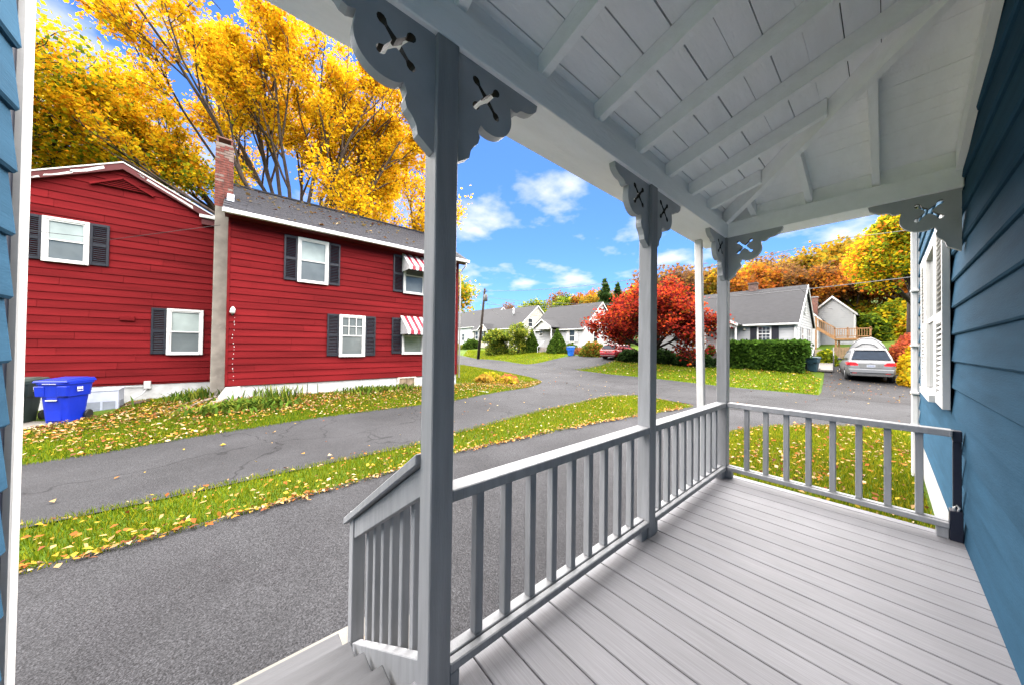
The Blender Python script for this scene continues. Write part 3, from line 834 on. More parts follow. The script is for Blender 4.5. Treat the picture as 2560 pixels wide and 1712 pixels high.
# roof of the wing
EVX, EVZ, RGX, RGZ = -11.72, 4.96, -15.0, 6.86
sn = Vector((RGZ - EVZ, 0, EVX - RGX)).normalized()     # roof normal on the street side
ra, rb = WY0 - .12, WY1 + .28
dk = MB()
dk.hexa([(EVX, ra, EVZ - .05), (EVX, rb, EVZ - .05), (RGX, rb, RGZ - .05), (RGX, ra, RGZ - .05), (EVX, ra, EVZ - .004), (EVX, rb, EVZ - .004), (RGX, rb, RGZ - .004), (RGX, ra, RGZ - .004)])
dk.hexa([(RGX, ra, RGZ - .05), (RGX, rb, RGZ - .05), (-18.3, rb, EVZ - .05), (-18.3, ra, EVZ - .05), (RGX, ra, RGZ - .004), (RGX, rb, RGZ - .004), (-18.3, rb, EVZ - .004), (-18.3, ra, EVZ - .004)])
roof = dk.build('wing_roof', SHING, red)
# shingles of the near slope, laid in courses
run = Vector((RGX - EVX, 0, RGZ - EVZ)); RL = run.length; rdir = run.normalized()
SH_MATS = [mat('shingle_%s' % n, c, rough=.85, var=.15, scale=20, bump=.3, bscale=120) for n, c in (('slate', (.0088, .0100, .0165)), ('grey', (.012, .0132, .020)), ('charcoal', (.007, .0078, .0128)))]
expo, tab = .150, .33
protos = []
for m_ in SH_MATS:
    p_ = MB(); a = rdir * (expo + .02); nn = sn
    base = [Vector((0, .006, 0)), Vector((0, tab - .006, 0)), Vector((0, tab - .006, 0)) + a, Vector((0, .006, 0)) + a]
    p_.hexa([base[0] + nn * .002, base[1] + nn * .002, base[2] + nn * .001, base[3] + nn * .001, base[0] + nn * .014, base[1] + nn * .014, base[2] + nn * .003, base[3] + nn * .003])
    protos.append(p_)
rows = int(RL / expo); cnt = 0; rest = MB(); proto_o = [None] * 3
r_ = random.Random(11)
for i in range(rows):
    base = Vector((EVX, 0, EVZ)) + rdir * (i * expo)
    yy = ra + .01 - (tab / 2 if i % 2 else 0)
    while yy + tab < rb:
        if yy >= ra - .0:
            k = r_.choice((0, 0, 1, 1, 2))
            if cnt < 300:
                if proto_o[k] is None:
                    proto_o[k] = protos[k].build('shingle', SH_MATS[k], None)
                    so = proto_o[k]; so.parent = roof
                else: so = share(proto_o[k], roof)
                so.location = (base.x - ORG[red.name].x, yy - ORG[red.name].y, base.z - ORG[red.name].z + r_.uniform(0, .003))
                cnt += 1
            else:
                vs = [(Vector(v) + Vector((base.x, yy, base.z + r_.uniform(0, .003)))) for v in protos[k].v]
                rest.add(vs, protos[k].f)
        yy += tab
rest.build('upper_shingles', SH_MATS[0], roof, kind='stuff')
MB().box(EVX - .01, ra, EVZ - .13, EVX + .09, rb, EVZ - .012).build('gutter', WHITE, red, bevel=.012)
MB().box(XW + .03, ra + .05, 4.82, EVX - .011, rb - .02, 4.90).build('soffit', REDT, red)
MB().box(RGX - .12, ra, RGZ - .03, RGX + .12, rb, RGZ + .022).build('ridge_cap', SHING, red)
# downspout at the street corner
MB().tube([(EVX + .03, WY1 + .14, EVZ - .13), (EVX - .02, WY1 + .12, 4.68), (XW + .07, WY1 + .05, 4.45), (XW + .07, WY1 + .05, -.1)], .036, 8).build('downspout', WHITE, red)
# gabled part
AY, AZ = -2.64, 6.28
gs = .53
def gclip(z):
    t = (AZ - .12 - z) / gs
    return (max(0, AY - LY0 - t), min(LY1 - LY0, AY - LY0 + t))
body = MB(); body.prism([(XL - .007, LY0, ZS - .01), (XL - .007, LY1, ZS - .01), (XL - .007, LY1, AZ - .1 - gs * (LY1 - AY)), (XL - .007, AY, AZ - .1), (XL - .007, LY0, AZ - .1 - gs * (AY - LY0))], (-8, 0, 0))
body.build('gable_wall', RED, red)
siding(red, (XL, LY0), (XL, LY1), (1, 0), ZS + .05, AZ - .14, REX, RED, proud=.024, clip=gclip, joints=2.8)
MB().box(-22, LY0 + .03, -1.0, XL - .03, LY1 + .35, ZS + .035).build('foundation', FOUND, red)
def rake(sgn, mt, dz0, dz1, x0, x1, name, yend):
    m_ = MB(); ye = AY + sgn * yend
    za = AZ; ze = AZ - gs * yend
    m_.hexa([(x0, AY, za + dz0), (x1, AY, za + dz0), (x1, ye, ze + dz0), (x0, ye, ze + dz0), (x0, AY, za + dz1), (x1, AY, za + dz1), (x1, ye, ze + dz1), (x0, ye, ze + dz1)])
    return m_.build(name, mt, red)
for sgn in (-1, 1):
    rake(sgn, REDT, -.16, .0, XL + .10, XL + .13, 'rake_board', 2.15)
    rake(sgn, WHITE, .001, .035, XL + .09, XL + .145, 'drip_edge', 2.16)
    rake(sgn, SHING, .002, .05, XL + .088, -22.2, 'gable_roof', 2.2)
    rake(sgn, REDT, -.18, -.162, XL + .025, XL + .13, 'rake_soffit', 2.1)
# peeled white patches on the rake boards
pt = mat('peeled_primer', (.42, .41, .40), rough=.8, var=.12, scale=8)
def patch(y0, y1, a, b, c, d):
    m_ = MB(); x = XL + .1315
    f = lambda y: AZ - gs * abs(y - AY)
    ym = (y0 + y1) / 2
    pts = [(x, y0, f(y0) + a), (x, ym - .1, f(ym - .1) + a - .02), (x, y1, f(y1) + b), (x, y1 + .02, f(y1) + d - .01), (x, ym, f(ym) + c - .015), (x, y0 - .02, f(y0) + c)]
    m_.prism(pts, (.004, 0, 0)); m_.build('peeled_paint_patch', pt, red)
patch(-3.52, -2.98, -.05, -.03, -.13, -.09); patch(-4.15, -4.0, -.12, -.12, -.155, -.15); patch(-3.92, -3.5, -.1, -.09, -.145, -.13)
patch(-2.18, -1.25, -.05, -.07, -.1, -.155); patch(-2.3, -2.25, -.04, -.05, -.08, -.09)
# gable vent: triangle with slats
vy, vz, vh, vw = AY, AZ - .72, .27, .52
vm = MB(); vm.prism([(XL + .03, vy - vw, vz), (XL + .03, vy + vw, vz), (XL + .03, vy, vz + vh)], (.006, 0, 0)); vent = vm.build('gable_vent', REDT, red)
for i in range(5):
    z = vz + .01 + i * .05; hw = vw * (1 - (z - vz) / vh) - .03
    if hw < .05: break
    m_ = MB(); m_.hexa([(XL + .04, vy - hw, z + .03), (XL + .075, vy - hw, z), (XL + .075, vy + hw, z), (XL + .04, vy + hw, z + .03), (XL + .04, vy - hw, z + .04), (XL + .08, vy - hw, z + .01), (XL + .08, vy + hw, z + .01), (XL + .04, vy + hw, z + .04)])
    m_.build('vent_slat', RED, vent)
for s_ in (-1, 1):
    m_ = MB(); m_.beam((XL + .06, vy + s_ * (vw + .06), vz - .03), (XL + .06, vy, vz + vh + .03), .05, .08, (1, 0, 0)); m_.build('vent_frame', RED, vent)
# lower roof joining the two parts
jr = MB(); jr.hexa([(XL + .12, -.85, 5.28), (XL + .12, -.2, 5.20), (-15, -.2, 5.9), (-15, -.85, 5.5), (XL + .12, -.85, 5.33), (XL + .12, -.2, 5.25), (-15, -.2, 5.95), (-15, -.85, 5.55)])
jr.build('saddle_roof', SHING, red)
MB().box(XL + .12, LY1 - .35, 5.17, XL + .17, WY0 - .3, 5.27).build('gutter', WHITE, red, bevel=.01)
MB().box(XL + .02, LY1 - .30, 4.98, XL + .11, WY0 - .01, 5.17).build('eave_return', REDT, red)
# chimney: stucco shaft below, bricks above the roof
CX0, CX1, CY0, CY1 = -13.25, -12.80, -.70, -.30
sh = MB(); sh.prism([(-12.75, -.70, -.35), (-12.75, -.375, -.35), (-12.78, -.375, 5.3), (-12.78, -.68, 5.3)], (-.6, 0, 0))
sh.build('chimney_shaft', STUCCO, red, bevel=.01)
core = MB().box(CX0 + .012, CY0 + .012, 5.3, CX1 - .012, CY1 - .012, 7.22).build('chimney', MORTAR, red)
bl, bh_ = .2, .062; br = [None, None]
rr = random.Random(4); z = 5.32; row = 0
while z < 7.16:
    for face in ('x', 'y0', 'y1'):
        a, b = (CY0, CY1) if face == 'x' else (CX0, CX1)
        t = a - (.1 if row % 2 else 0)
        while t < b - .02:
            t0, t1 = max(a, t), min(b, t + bl - .012)
            if t1 - t0 > .03:
                m_ = BRICKP if rr.random() < (.12 + (.4 if z > 6.7 else 0)) else BRICK
                j = rr.uniform(0, .004)
                q_ = MB()
                if face == 'x': q_.box(CX1 - .03, t0, z, CX1 + j, t1, z + bh_)
                elif face == 'y1': q_.box(t0, CY1 - .03, z, min(t1, CX1 - .031), CY1 + j, z + bh_)
                else: q_.box(t0, CY0 - j, z, min(t1, CX1 - .031), CY0 + .03, z + bh_)
                q_.build('brick', m_, core)
            t += bl
    z += bh_ + .012; row += 1
MB().box(CX0 + .02, CY0 + .02, 7.22, CX0 + .05, CY1 - .02, 7.36).build('chimney_cap_leg', BRICK, core)
MB().box(CX1 - .05, CY0 + .02, 7.22, CX1 - .02, CY0 + .06, 7.36).build('chimney_cap_leg', BRICK, core)
MB().box(CX1 - .05, CY1 - .06, 7.22, CX1 - .02, CY1 - .02, 7.36).build('chimney_cap_leg', BRICK, core)
MB().box(CX0 + .01, CY0 + .01, 7.361, CX1 - .01, CY1 - .01, 7.40).build('chimney_cap', mat('rust_cap', (.12, .045, .03)), core)
fl = mat('lead_flashing', (.28, .31, .36), rough=.4, var=.1)
m_ = MB(); m_.hexa([(-12.797, -.42, 5.45), (-12.5, -.42, 5.44), (-12.5, -.26, 5.44), (-12.797, -.26, 5.45), (-12.797, -.42, 5.75), (-12.785, -.42, 5.75), (-12.785, -.26, 5.75), (-12.797, -.26, 5.75)]); m_.build('flashing', fl, red)

# windows on a wall facing +x
def red_window(x, y0, y1, z0, z1, shut=(None, None), grid=0, pane=GLASSL, awn=None, fr=.066):
    m_ = MB(); xa, xb2 = x + .022, x + .075
    m_.box(xa, y0, z0, xb2, y0 + fr, z1); m_.box(xa, y1 - fr, z0, xb2, y1, z1)
    m_.box(xa, y0 + fr, z1 - fr, xb2, y1 - fr, z1); m_.box(xa, y0 + fr, z0, xb2 + .02, y1 - fr, z0 + fr * .9)
    w = m_.build('window', WHITE, red, bevel=.004)
    zm = (z0 + z1) / 2
    s = MB(); a0, a1 = y0 + fr, y1 - fr; b0_, b1_ = z0 + fr * .9, z1 - fr; e = .035
    for (c0, c1, xo) in ((b0_, zm + .015, .0), (zm - .015, b1_, .014)):
        s.box(xa + .006 + xo, a0, c0, xa + .020 + xo, a0 + e, c1); s.box(xa + .006 + xo, a1 - e, c0, xa + .020 + xo, a1, c1)
        s.box(xa + .006 + xo, a0 + e, c0, xa + .020 + xo, a1 - e, c0 + e); s.box(xa + .006 + xo, a0 + e, c1 - e, xa + .020 + xo, a1 - e, c1)
    if grid:
        for t in range(1, grid): yy = a0 + (a1 - a0) * t / grid; s.box(xa + .021, yy - .01, zm + .02, xa + .036, yy + .01, b1_ - e)
        s.box(xa + .022, a0 + e, (zm + b1_) / 2 - .01, xa + .033, a1 - e, (zm + b1_) / 2 + .01)
    s.build('sash', WHITE, w)
    MB().box(xa, a0 + .001, zm, xa + .005, a1 - .001, b1_ - .001).build('pane', pane, w)
    MB().box(xa, a0 + .001, b0_, xa + .004, a1 - .001, zm - .001).build('pane', GLASS if pane is GLASSL else pane, w)
    for sd in shut:
        if sd is None: continue
        q0, q1 = sd; f = MB(); zz0, zz1 = z0 + .03, z1 - .0
        f.box(xa, q0, zz0, xa + .035, q0 + .05, zz1); f.box(xa, q1 - .05, zz0, xa + .035, q1, zz1)
        for a, b in ((zz0, zz0 + .07), (zm - .04, zm + .04), (zz1 - .07, zz1)): f.box(xa, q0 + .05, a, xa + .034, q1 - .05, b)
        so = f.build('shutter', SHUT, red, bevel=.003)
        lv = MB()
        for a, b in ((zz0 + .07, zm - .04), (zm + .04, zz1 - .07)):
            n = int((b - a) / .05)
            for i in range(n):
                z = a + (i + .5) * (b - a) / n
                lv.hexa([(xa + .004, q0 + .05, z + .008), (xa + .028, q0 + .05, z - .018), (xa + .028, q1 - .05, z - .018), (xa + .004, q1 - .05, z + .008), (xa + .004, q0 + .05, z + .016), (xa + .03, q0 + .05, z - .01), (xa + .03, q1 - .05, z - .01), (xa + .004, q1 - .05, z + .016)])
        lv.build('louvres', SHUT, so)
    if awn:
        n = 8; aw = None; yy0, yy1 = y0 - .06, y1 + .06; zt, zb2 = z1 + .06, z1 - .62; xo = x + .72
        AWR = mat('awning_red', (.20, .016, .03), rough=.45, var=.06); AWW = mat('awning_white', (.40, .40, .41), rough=.45, var=.05)
        wst = (yy1 - yy0) / n
        for i in range(n):
            ya, yb = yy0 + i * wst, yy0 + (i + 1) * wst
            t = .012 if i % 2 else .026
            q_ = MB()
            q_.hexa([(xa, ya, zt), (xo, ya, zb2 + .1), (xo, yb, zb2 + .1), (xa, yb, zt), (xa, ya, zt + t), (xo + t, ya, zb2 + .1 + t), (xo + t, yb, zb2 + .1 + t), (xa, yb, zt + t)])
            ym = (ya + yb) / 2
            q_.prism([(xo, ya, zb2 + .1), (xo, yb, zb2 + .1), (xo, yb, zb2 + .02), (xo, ym + wst * .25, zb2 - .015), (xo, ym - wst * .25, zb2 - .015), (xo, ya, zb2 + .02)], (.012 + t * .3, 0, 0))
            if aw is None: aw = q_.build('awning', AWW, red)
            else: q_.build('awning_stripe', AWR if i % 2 else AWW, aw)
        for yy in (yy0 + .004, yy1 - .004):
            q_ = MB(); q_.prism([(xa, yy, zt), (xo, yy, zb2 + .1), (xo, yy, zb2 + .0), (xa, yy, zb2 + .0)], (0, .006, 0)); q_.build('awning_cheek', AWW, aw)
red_window(XW, 1.29, 2.15, 3.22, 4.65, ((.94, 1.285), (2.155, 2.5)))
red_window(XW, 2.51, 3.34, .85, 2.28, ((2.15, 2.505), (3.345, 3.7)), grid=3, pane=GLASS)
red_window(XW, 4.70, 5.58, 3.26, 4.70, ((4.31, 4.695), (5.585, 5.95)), awn=1, pane=GLASS)
red_window(XW, 4.68, 5.56, .92, 2.30, ((4.29, 4.675), (5.565, 5.93)), awn=1, pane=GLASS)
red_window(XL, -3.95, -3.20, 3.30, 4.46, ((-4.30, -3.955), (-3.195, -2.86)))
red_window(XL, -1.735, -.945, .89, 2.27, ((-2.05, -1.74),))
# basement window, wood-framed, in the foundation
m_ = MB(); bx = XW - .03
for a, b, c, d in ((4.55, 4.62, -.5, .06), (5.22, 5.29, -.5, .06), (4.62, 5.22, -.5, -.44), (4.62, 5.22, .0, .06)): m_.box(bx - .0, a, c, bx + .045, b, d)
bwn = m_.build('basement_window', mat('weathered_white_wood', (.45, .42, .37), var=.15, scale=12), red)
MB().box(bx - .002, 4.62, -.44, bx + .015, 5.22, .0).build('pane', mat('plywood_pane', (.16, .12, .08), var=.2, scale=5), bwn)
MB().box(bx + .0155, 4.90, -.44, bx + .03, 4.94, .0).build('mullion', mat('brown_wood', (.12, .085, .055)), bwn)
# painted vent block, electric outlet box and conduit
MB().box(XL + .02, -2.64, 1.855, XL + .06, -2.36, 1.985).build('wall_vent', RED, red, bevel=.006)
ob = MB().box(XL - .03, -2.16, -.09, XL + .06, -2.02, .135).build('outlet_box', mat('box_grey', (.36, .365, .37)), red, bevel=.01)
MB().tube([(XL + .02, -2.16, -.02), (XL + .02, -2.9, .0)], .012, 6).build('conduit', mat('conduit_grey', (.3, .31, .32)), ob)
cb = MB(); cb.tube([(XL + .03, -2.1, -.09), (XL + .12, -2.2, -.25), (XL + .3, -2.45, -.42), (XL + .3, -2.8, -.45)], .014, 6); cb.build('cable', mat('conduit_grey', (.3, .31, .32)), ob)
# white insulator and paint flecks near the corner of the wing
m_ = MB(); m_.tube([(XW + .03, -.22, 2.28), (XW + .07, -.22, 2.22), (XW + .09, -.23, 2.13), (XW + .05, -.22, 2.05)], [.03, .06, .065, .03], 8); m_.build('insulator', WHITE, red)
r_ = random.Random(8)
for i in range(16):
    z = 2.0 - i * .12 + r_.uniform(-.04, .04); yy = -.2 + .02 * math.sin(i) + r_.uniform(-.015, .015)
    hh = r_.uniform(.015, .05); MB().box(XW + .0265, yy, z, XW + .0285, yy + r_.uniform(.006, .016), z + hh).build('paint_fleck', WHITE, red)
# service wire over the gabled front
m_ = MB(); m_.tube([(XL + .2, -6, 3.95), (XL + .18, -4, 4.0), (XL + .2, -2.8, 4.06), (-12.6, -.55, 4.70)], .007, 5)
tag(m_.build('service_wire', BLACK, None), 'thin black wire crossing the red gable to the stucco chimney shaft', 'wire')
# fallen leaves on the roof

# ================================================================ things beside the red house
BINB = mat('blue_bin_plastic', (.003, .017, .29), rough=.4, var=.05, scale=5)
slab = MB(); slab.prism([(-12.95, -6.0, -.70), (-11.66, -6.0, -.70), (-11.66, -3.55, -.70), (-11.9, -2.85, -.70), (-12.45, -2.45, -.70), (-12.95, -2.45, -.70)], (0, 0, .13))
tag(slab.build('concrete_slab', CONC, None, bevel=.01), 'weathered concrete slab under the blue recycling bin', 'slab')

def wheelie_bin(loc, rz, body_m, lid_m, label, marks=True, s=1.0, group=None, wx=.9):
    t = thing('wheelie_bin', (0, 0, 0), label, 'bin', group)
    W, D, Hh = .36, .40, .96
    b = MB()
    rings = [(0.0, .245, .27), (.10, .255, .285), (.58, .30, .335), (.585, .335, .36), (.80, .355, .375), (.86, .36, .38), (.862, .385, .405), (.905, .39, .41)]
    n = 24; vs = []; fs = []
    def rr_pt(hx, hy, k):
        a = 2 * math.pi * k / n; c, s_ = math.cos(a), math.sin(a); e = .38
        return (hx * abs(c) ** e * (1 if c >= 0 else -1), hy * abs(s_) ** e * (1 if s_ >= 0 else -1))
    for z, hx, hy in rings:
        for k in range(n):
            x, y = rr_pt(hx, hy, k)
            # front recess below the shoulder
            vs.append((x, y, z))
    for i in range(len(rings) - 1):
        for k in range(n): fs.append((i * n + k, i * n + (k + 1) % n, (i + 1) * n + (k + 1) % n, (i + 1) * n + k))
    fs.append(tuple(range(n - 1, -1, -1))); fs.append(tuple(range((len(rings) - 1) * n, len(rings) * n)))
    b.add(vs, fs); bo = b.build('body', body_m, t, bevel=.006)
    l = MB(); l.hexa([(-.38, -.42, .908), (.38, -.42, .908), (.38, .40, .908), (-.38, .40, .908), (-.36, -.40, .95), (.36, -.40, .95), (.35, .36, .985), (-.35, .36, .985)])
    l.build('lid', lid_m, t, bevel=.012)
    MB().hexa([(-.3, -.32, .958), (.3, -.32, .958), (.29, .28, .99), (-.29, .28, .99), (-.27, -.29, .968), (.27, -.29, .968), (.26, .25, 1.0), (-.26, .25, 1.0)]).build('lid_panel', lid_m, t, bevel=.006)
    MB().box(-.12, -.352, .50, .12, -.29, .64).build('grip_panel', mat('bin_recess', (.003, .016, .3)) if body_m is BINB else body_m, t, bevel=.01)
    MB().beam((-.12, -.36, .515), (.12, -.36, .515), .02, .02).build('grip_bar', WHITE if marks else body_m, t)
    for sx in (-1, 1):
        w = MB(); w.cyl((sx * .29, .25, .115), (sx * .34, .25, .115), .115, 16); w.build('wheel', BLACK, t, bevel=.01)
        h = MB(); h.hexa([(sx * .14, -.375, .60), (sx * .34, -.375, .60), (sx * .34, -.30, .60), (sx * .14, -.30, .60), (sx * .14, -.395, .83), (sx * .36, -.395, .83), (sx * .36, -.30, .83), (sx * .14, -.30, .83)])
        h.build('shoulder', body_m, t, bevel=.012)
    m_ = MB(); m_.box(-.16, -.302, .05, .16, -.278, .38); m_.build('front_panel', body_m, t, bevel=.008)
    if marks:
        st = MB()
        for i, (a, b_) in enumerate(((-.06, -.03), (-.02, .0), (.015, .045), (.06, .09))):
            st.box(.381, a - .09, .74, .383, b_ - .09, .80)
        st.box(.381, -.15, .70, .383, .01, .712); st.build('address_marks', WHITE, t)
        rm = MB(); r_ = random.Random(2); x = -.16
        while x < .14:
            w = r_.uniform(.012, .03); rm.box(x, -.4105, .876, x + w, -.409, .888); x += w + .008
        rm.build('rim_lettering', WHITE, t)
    t.location = loc; t.rotation_euler = (0, 0, rz); t.scale = (s * wx, s * wx, s)
    return t
wheelie_bin((-12.22, -3.07, -.565), R(62), BINB, BINB, 'bright blue wheeled recycling bin on the slab by the red house', wx=.80)
DGR = mat('dark_green_bin_plastic', (.02, .032, .028), rough=.5, var=.1)
wheelie_bin((-12.62, -3.86, -.565), R(75), DGR, DGR, 'dark green wheeled trash bin beside the blue recycling bin')
# grey storage hamper with a lattice front
gp = mat('grey_resin', (.33, .36, .44), rough=.5, var=.06)
hp = thing('storage_hamper', (-13.35, -2.66, -.52), 'pale grey plastic hamper against the white foundation wall', 'hamper')
x0, x1, y0, y1, z0, z1 = -13.62, -13.1, -3.02, -2.46, -.53, .03
for nm, a in (('side', (x0, y0, z0, x0 + .02, y1, z1)), ('side', (x1 - .02, y0, z0, x1, y1, z1)), ('side', (x0 + .021, y0, z0, x1 - .021, y0 + .02, z1)), ('side', (x0 + .021, y1 - .02, z0, x1 - .021, y1, z1)), ('base', (x0 + .021, y0 + .021, z0, x1 - .021, y1 - .021, z0 + .02))):
    MB().box(*a).build(nm, gp, hp, bevel=.004)
gd = mat('grey_resin_dark', (.17, .19, .23), rough=.6)
for a in ((x1 + .001, y0 + .05, z0 + .04, x1 + .008, y0 + .26, z0 + .25), (x1 + .001, y0 + .30, z0 + .04, x1 + .008, y1 - .05, z0 + .25)): MB().box(*a).build('lattice_panel', gd, hp)
MB().box(x0 + .05, y1 + .001, z0 + .04, x1 - .08, y1 + .008, z0 + .25).build('lattice_panel', gd, hp)
for a in ((x0 - .012, y0 - .012, z1 - .04, x1 + .012, y0 - .001, z1 + .005), (x1 + .001, y0 - .0, z1 - .04, x1 + .014, y1 + .012, z1 + .005), (x0, y1 + .001, z1 - .04, x1, y1 + .013, z1 + .005)): MB().box(*a).build('rim', gp, hp, bevel=.003)
# planks lying on the bank by the chimney
WOODG = mat('grey_weathered_wood', (.16, .14, .12), var=.2, scale=8, stretch=(1, 6, 6))
for i, (p, q, w, lb) in enumerate((((-12.6, -.55, -.28), (-11.2, -1.65, -.60), .11, 'long weathered plank on the leafy bank below the chimney'), ((-12.3, -.25, -.24), (-11.55, -.72, -.42), .2, 'short wide board leaning by the wing foundation corner'), ((-12.9, -.75, -.3), (-11.5, -1.95, -.585), .05, 'thin grey batten lying along the plank on the bank'))):
    tag(MB().beam(p, q, w, .035).build('plank', WOODG, None, bevel=.004), lb, 'plank')
m_ = MB(); m_.prism([(-12.02, -.36, -.45), (-12.02, .0, -.38), (-12.02, -.02, .03), (-12.02, -.34, .02), (-12.02, -.5, -.25)], (-.12, 0, 0))
tag(m_.build('foundation_stub', FOUND, None, bevel=.01), 'white painted sloped footing at the corner of the red wing', 'footing')
m_ = MB(); m_.tube([(-13.6, -2.0, -.42), (-13.35, -2.15, -.40), (-13.2, -2.45, -.47)], [.05, .06, .05], 7)
tag(m_.build('log', BARK, None), 'short log lying by the foundation near the outlet box', 'log')
# downspout splash pipe and garden light near the street corner of the red house
m_ = MB(); m_.beam((-11.2, 7.0, -.50), (-10.3, 7.55, -.58), .09, .06)
tag(m_.build('splash_pipe', WHITE, None, bevel=.01), 'white drain extension lying on the leafy lawn corner', 'pipe')

# ================================================================ houses across the street
WSID = mat('white_vinyl', (.32, .33, .34), rough=.55, var=.03, scale=2)
CSID = mat('cream_vinyl', (.32, .30, .26), rough=.55, var=.03, scale=2)
def far_window(parent, org, rv, w, h, grid=(2, 3), shut=None, sm=None, fr=.09, fm=None):
    """org = lower left corner of the window on the wall, rv = unit vector to the right seen from outside"""
    fm = fm or WHITE
    o = Vector(org); rv = Vector(rv); n = rv.cross(Vector((0, 0, 1)))
    def bx(mb, a0, a1, b0_, b1_, d0, d1):
        P = lambda a, b, d: o + rv * a + Vector((0, 0, b)) + n * d
        mb.hexa([P(a0, b0_, d0), P(a1, b0_, d0), P(a1, b0_, d1), P(a0, b0_, d1), P(a0, b1_, d0), P(a1, b1_, d0), P(a1, b1_, d1), P(a0, b1_, d1)])
    m_ = MB()
    bx(m_, -fr, 0, -fr, h + fr, .02, .06); bx(m_, w, w + fr, -fr, h + fr, .02, .06); bx(m_, 0, w, h, h + fr, .02, .06); bx(m_, 0, w, -fr, 0, .02, .075)
    wd = m_.build('window', fm, parent)
    p_ = MB(); bx(p_, 0, w, 0, h, .015, .025); p_.build('pane', GLASSD, wd)
    g_ = MB(); bx(g_, 0, w, h / 2 - .03, h / 2 + .03, .026, .045)
    for i in range(1, grid[0]): a = w * i / grid[0]; bx(g_, a - .012, a + .012, 0, h, .026, .038)
    for i in range(1, grid[1]): a = h * i / grid[1]; bx(g_, 0, w, a - .012, a + .012, .026, .036)
    g_.build('muntin', fm, wd)
    if shut:
        for a0, a1 in ((-fr - shut, -fr - .01), (w + fr + .01, w + fr + shut)):
            s_ = MB(); bx(s_, a0, a1, -.03, h + .03, .02, .05); s_.build('shutter', sm or SHUT, parent, bevel=.004)

def cape(name, label, xl, xr, yf, yb, zg, ze, zr, sid, roofm=SHINGR, ex=.2, ov=.3, dz=0.0):
    """gable house, ridge along x, front towards -y"""
    h = thing(name, ((xl + xr) / 2, (yf + yb) / 2, zg), label, 'house')
    ym = (yf + yb) / 2; s = (zr - ze) / (ym - yf)
    b = MB(); b.prism([(xl, yf, zg - .6), (xl, yb, zg - .6), (xl, yb, ze), (xl, ym, zr - .08), (xl, yf, ze)], (xr - xl, 0, 0)); b.build('wall', sid, h)
    siding(h, (xl, yf), (xr, yf), (0, -1), zg + .35, ze, ex, sid, name='front_siding', joined=True, proud=.03)
    def cl(z):
        if z < ze: return (0, yb - yf)
        t = (zr - .1 - z) / s; return (ym - yf - t, ym - yf + t)
    siding(h, (xr, yf), (xr, yb), (1, 0), zg + .35, zr - .12, ex, sid, name='gable_siding', joined=True, proud=.03, clip=cl)
    r1 = MB(); e0 = ze - ov * s
    for (ya, yb2) in ((yf - ov, ym), (yb + ov, ym)):
        r1.hexa([(xl - .15, ya, e0), (xr + .15, ya, e0), (xr + .15, yb2, zr), (xl - .15, yb2, zr), (xl - .15, ya, e0 + .10), (xr + .15, ya, e0 + .10), (xr + .15, yb2, zr + .10), (xl - .15, yb2, zr + .10)])
    r1.build('roof', roofm, h)
    MB().box(xl - .15, yf - ov - .1, e0 - .06, xr + .15, yf - ov - .002, e0 + .06).build('gutter', WHITE, h)
    for sg, ya in ((1, yf - ov), (-1, yb + ov)):
        q_ = MB(); q_.hexa([(xr + .152, ya, e0 - .14), (xr + .19, ya, e0 - .14), (xr + .19, ym, zr - .14), (xr + .152, ym, zr - .14), (xr + .152, ya, e0 + .07), (xr + .19, ya, e0 + .07), (xr + .19, ym, zr + .07), (xr + .152, ym, zr + .07)]); q_.build('rake_trim', WHITE, h)
    for xx in (xl, xr - .1): MB().box(xx, yf - .05, zg + .3, xx + .1, yf - .031, ze - .06).build('corner_board', WHITE, h)
    return h
def portico(h, x0, x1, yf, out, zf, ze, zp, door=None, sid=None, gable_m=None):
    xm = (x0 + x1) / 2; ov = .12
    r1 = MB()
    for xa in (x0 - ov, x1 + ov):
        r1.hexa([(xa, yf - out - .2, ze), (xm, yf - out - .2, zp), (xm, yf + 1.6, zp), (xa, yf + 1.6, ze), (xa, yf - out - .2, ze + .07), (xm, yf - out - .2, zp + .07), (xm, yf + 1.6, zp + .07), (xa, yf + 1.6, ze + .07)])
    p_ = r1.build('portico_roof', SHINGR, h)
    g_ = MB(); g_.prism([(x0, yf - out, ze - .02), (x1, yf - out, ze - .02), (xm, yf - out, zp - .05)], (0, .08, 0)); g_.build('portico_gable', gable_m or WHITE, p_)
    for xa in (x0 - ov, x1 + ov):
        t_ = MB(); t_.hexa([(xa, yf - out - .24, ze - .08), (xm, yf - out - .24, zp - .08), (xm, yf - out - .202, zp - .08), (xa, yf - out - .202, ze - .08), (xa, yf - out - .24, ze + .09), (xm, yf - out - .24, zp + .09), (xm, yf - out - .202, zp + .09), (xa, yf - out - .202, ze + .09)]); t_.build('portico_trim', WHITE, p_)
    MB().box(x0, yf - out + .001, ze - .16, x1, yf - out + .1, ze - .022).build('portico_beam', WHITE, p_)
    for xa in (x0 + .02, x1 - .12): MB().box(xa, yf - out, zf, xa + .1, yf - out + .1, ze - .161).build('portico_post', WHITE, p_)
def door_at(h, x0, x1, y, z0, z1, m=None, fr=True):
    d = MB().box(x0, y - .06, z0, x1, y - .035, z1).build('door', m or mat('storm_door', (.05, .045, .04)), h)
    if fr:
        f = MB(); f.box(x0 - .12, y - .075, z0, x0 - .001, y - .03, z1 + .12); f.box(x1 + .001, y - .075, z0, x1 + .12, y - .03, z1 + .12); f.box(x0, y - .075, z1 + .001, x1, y - .03, z1 + .12); f.build('door_frame', WHITE, d)

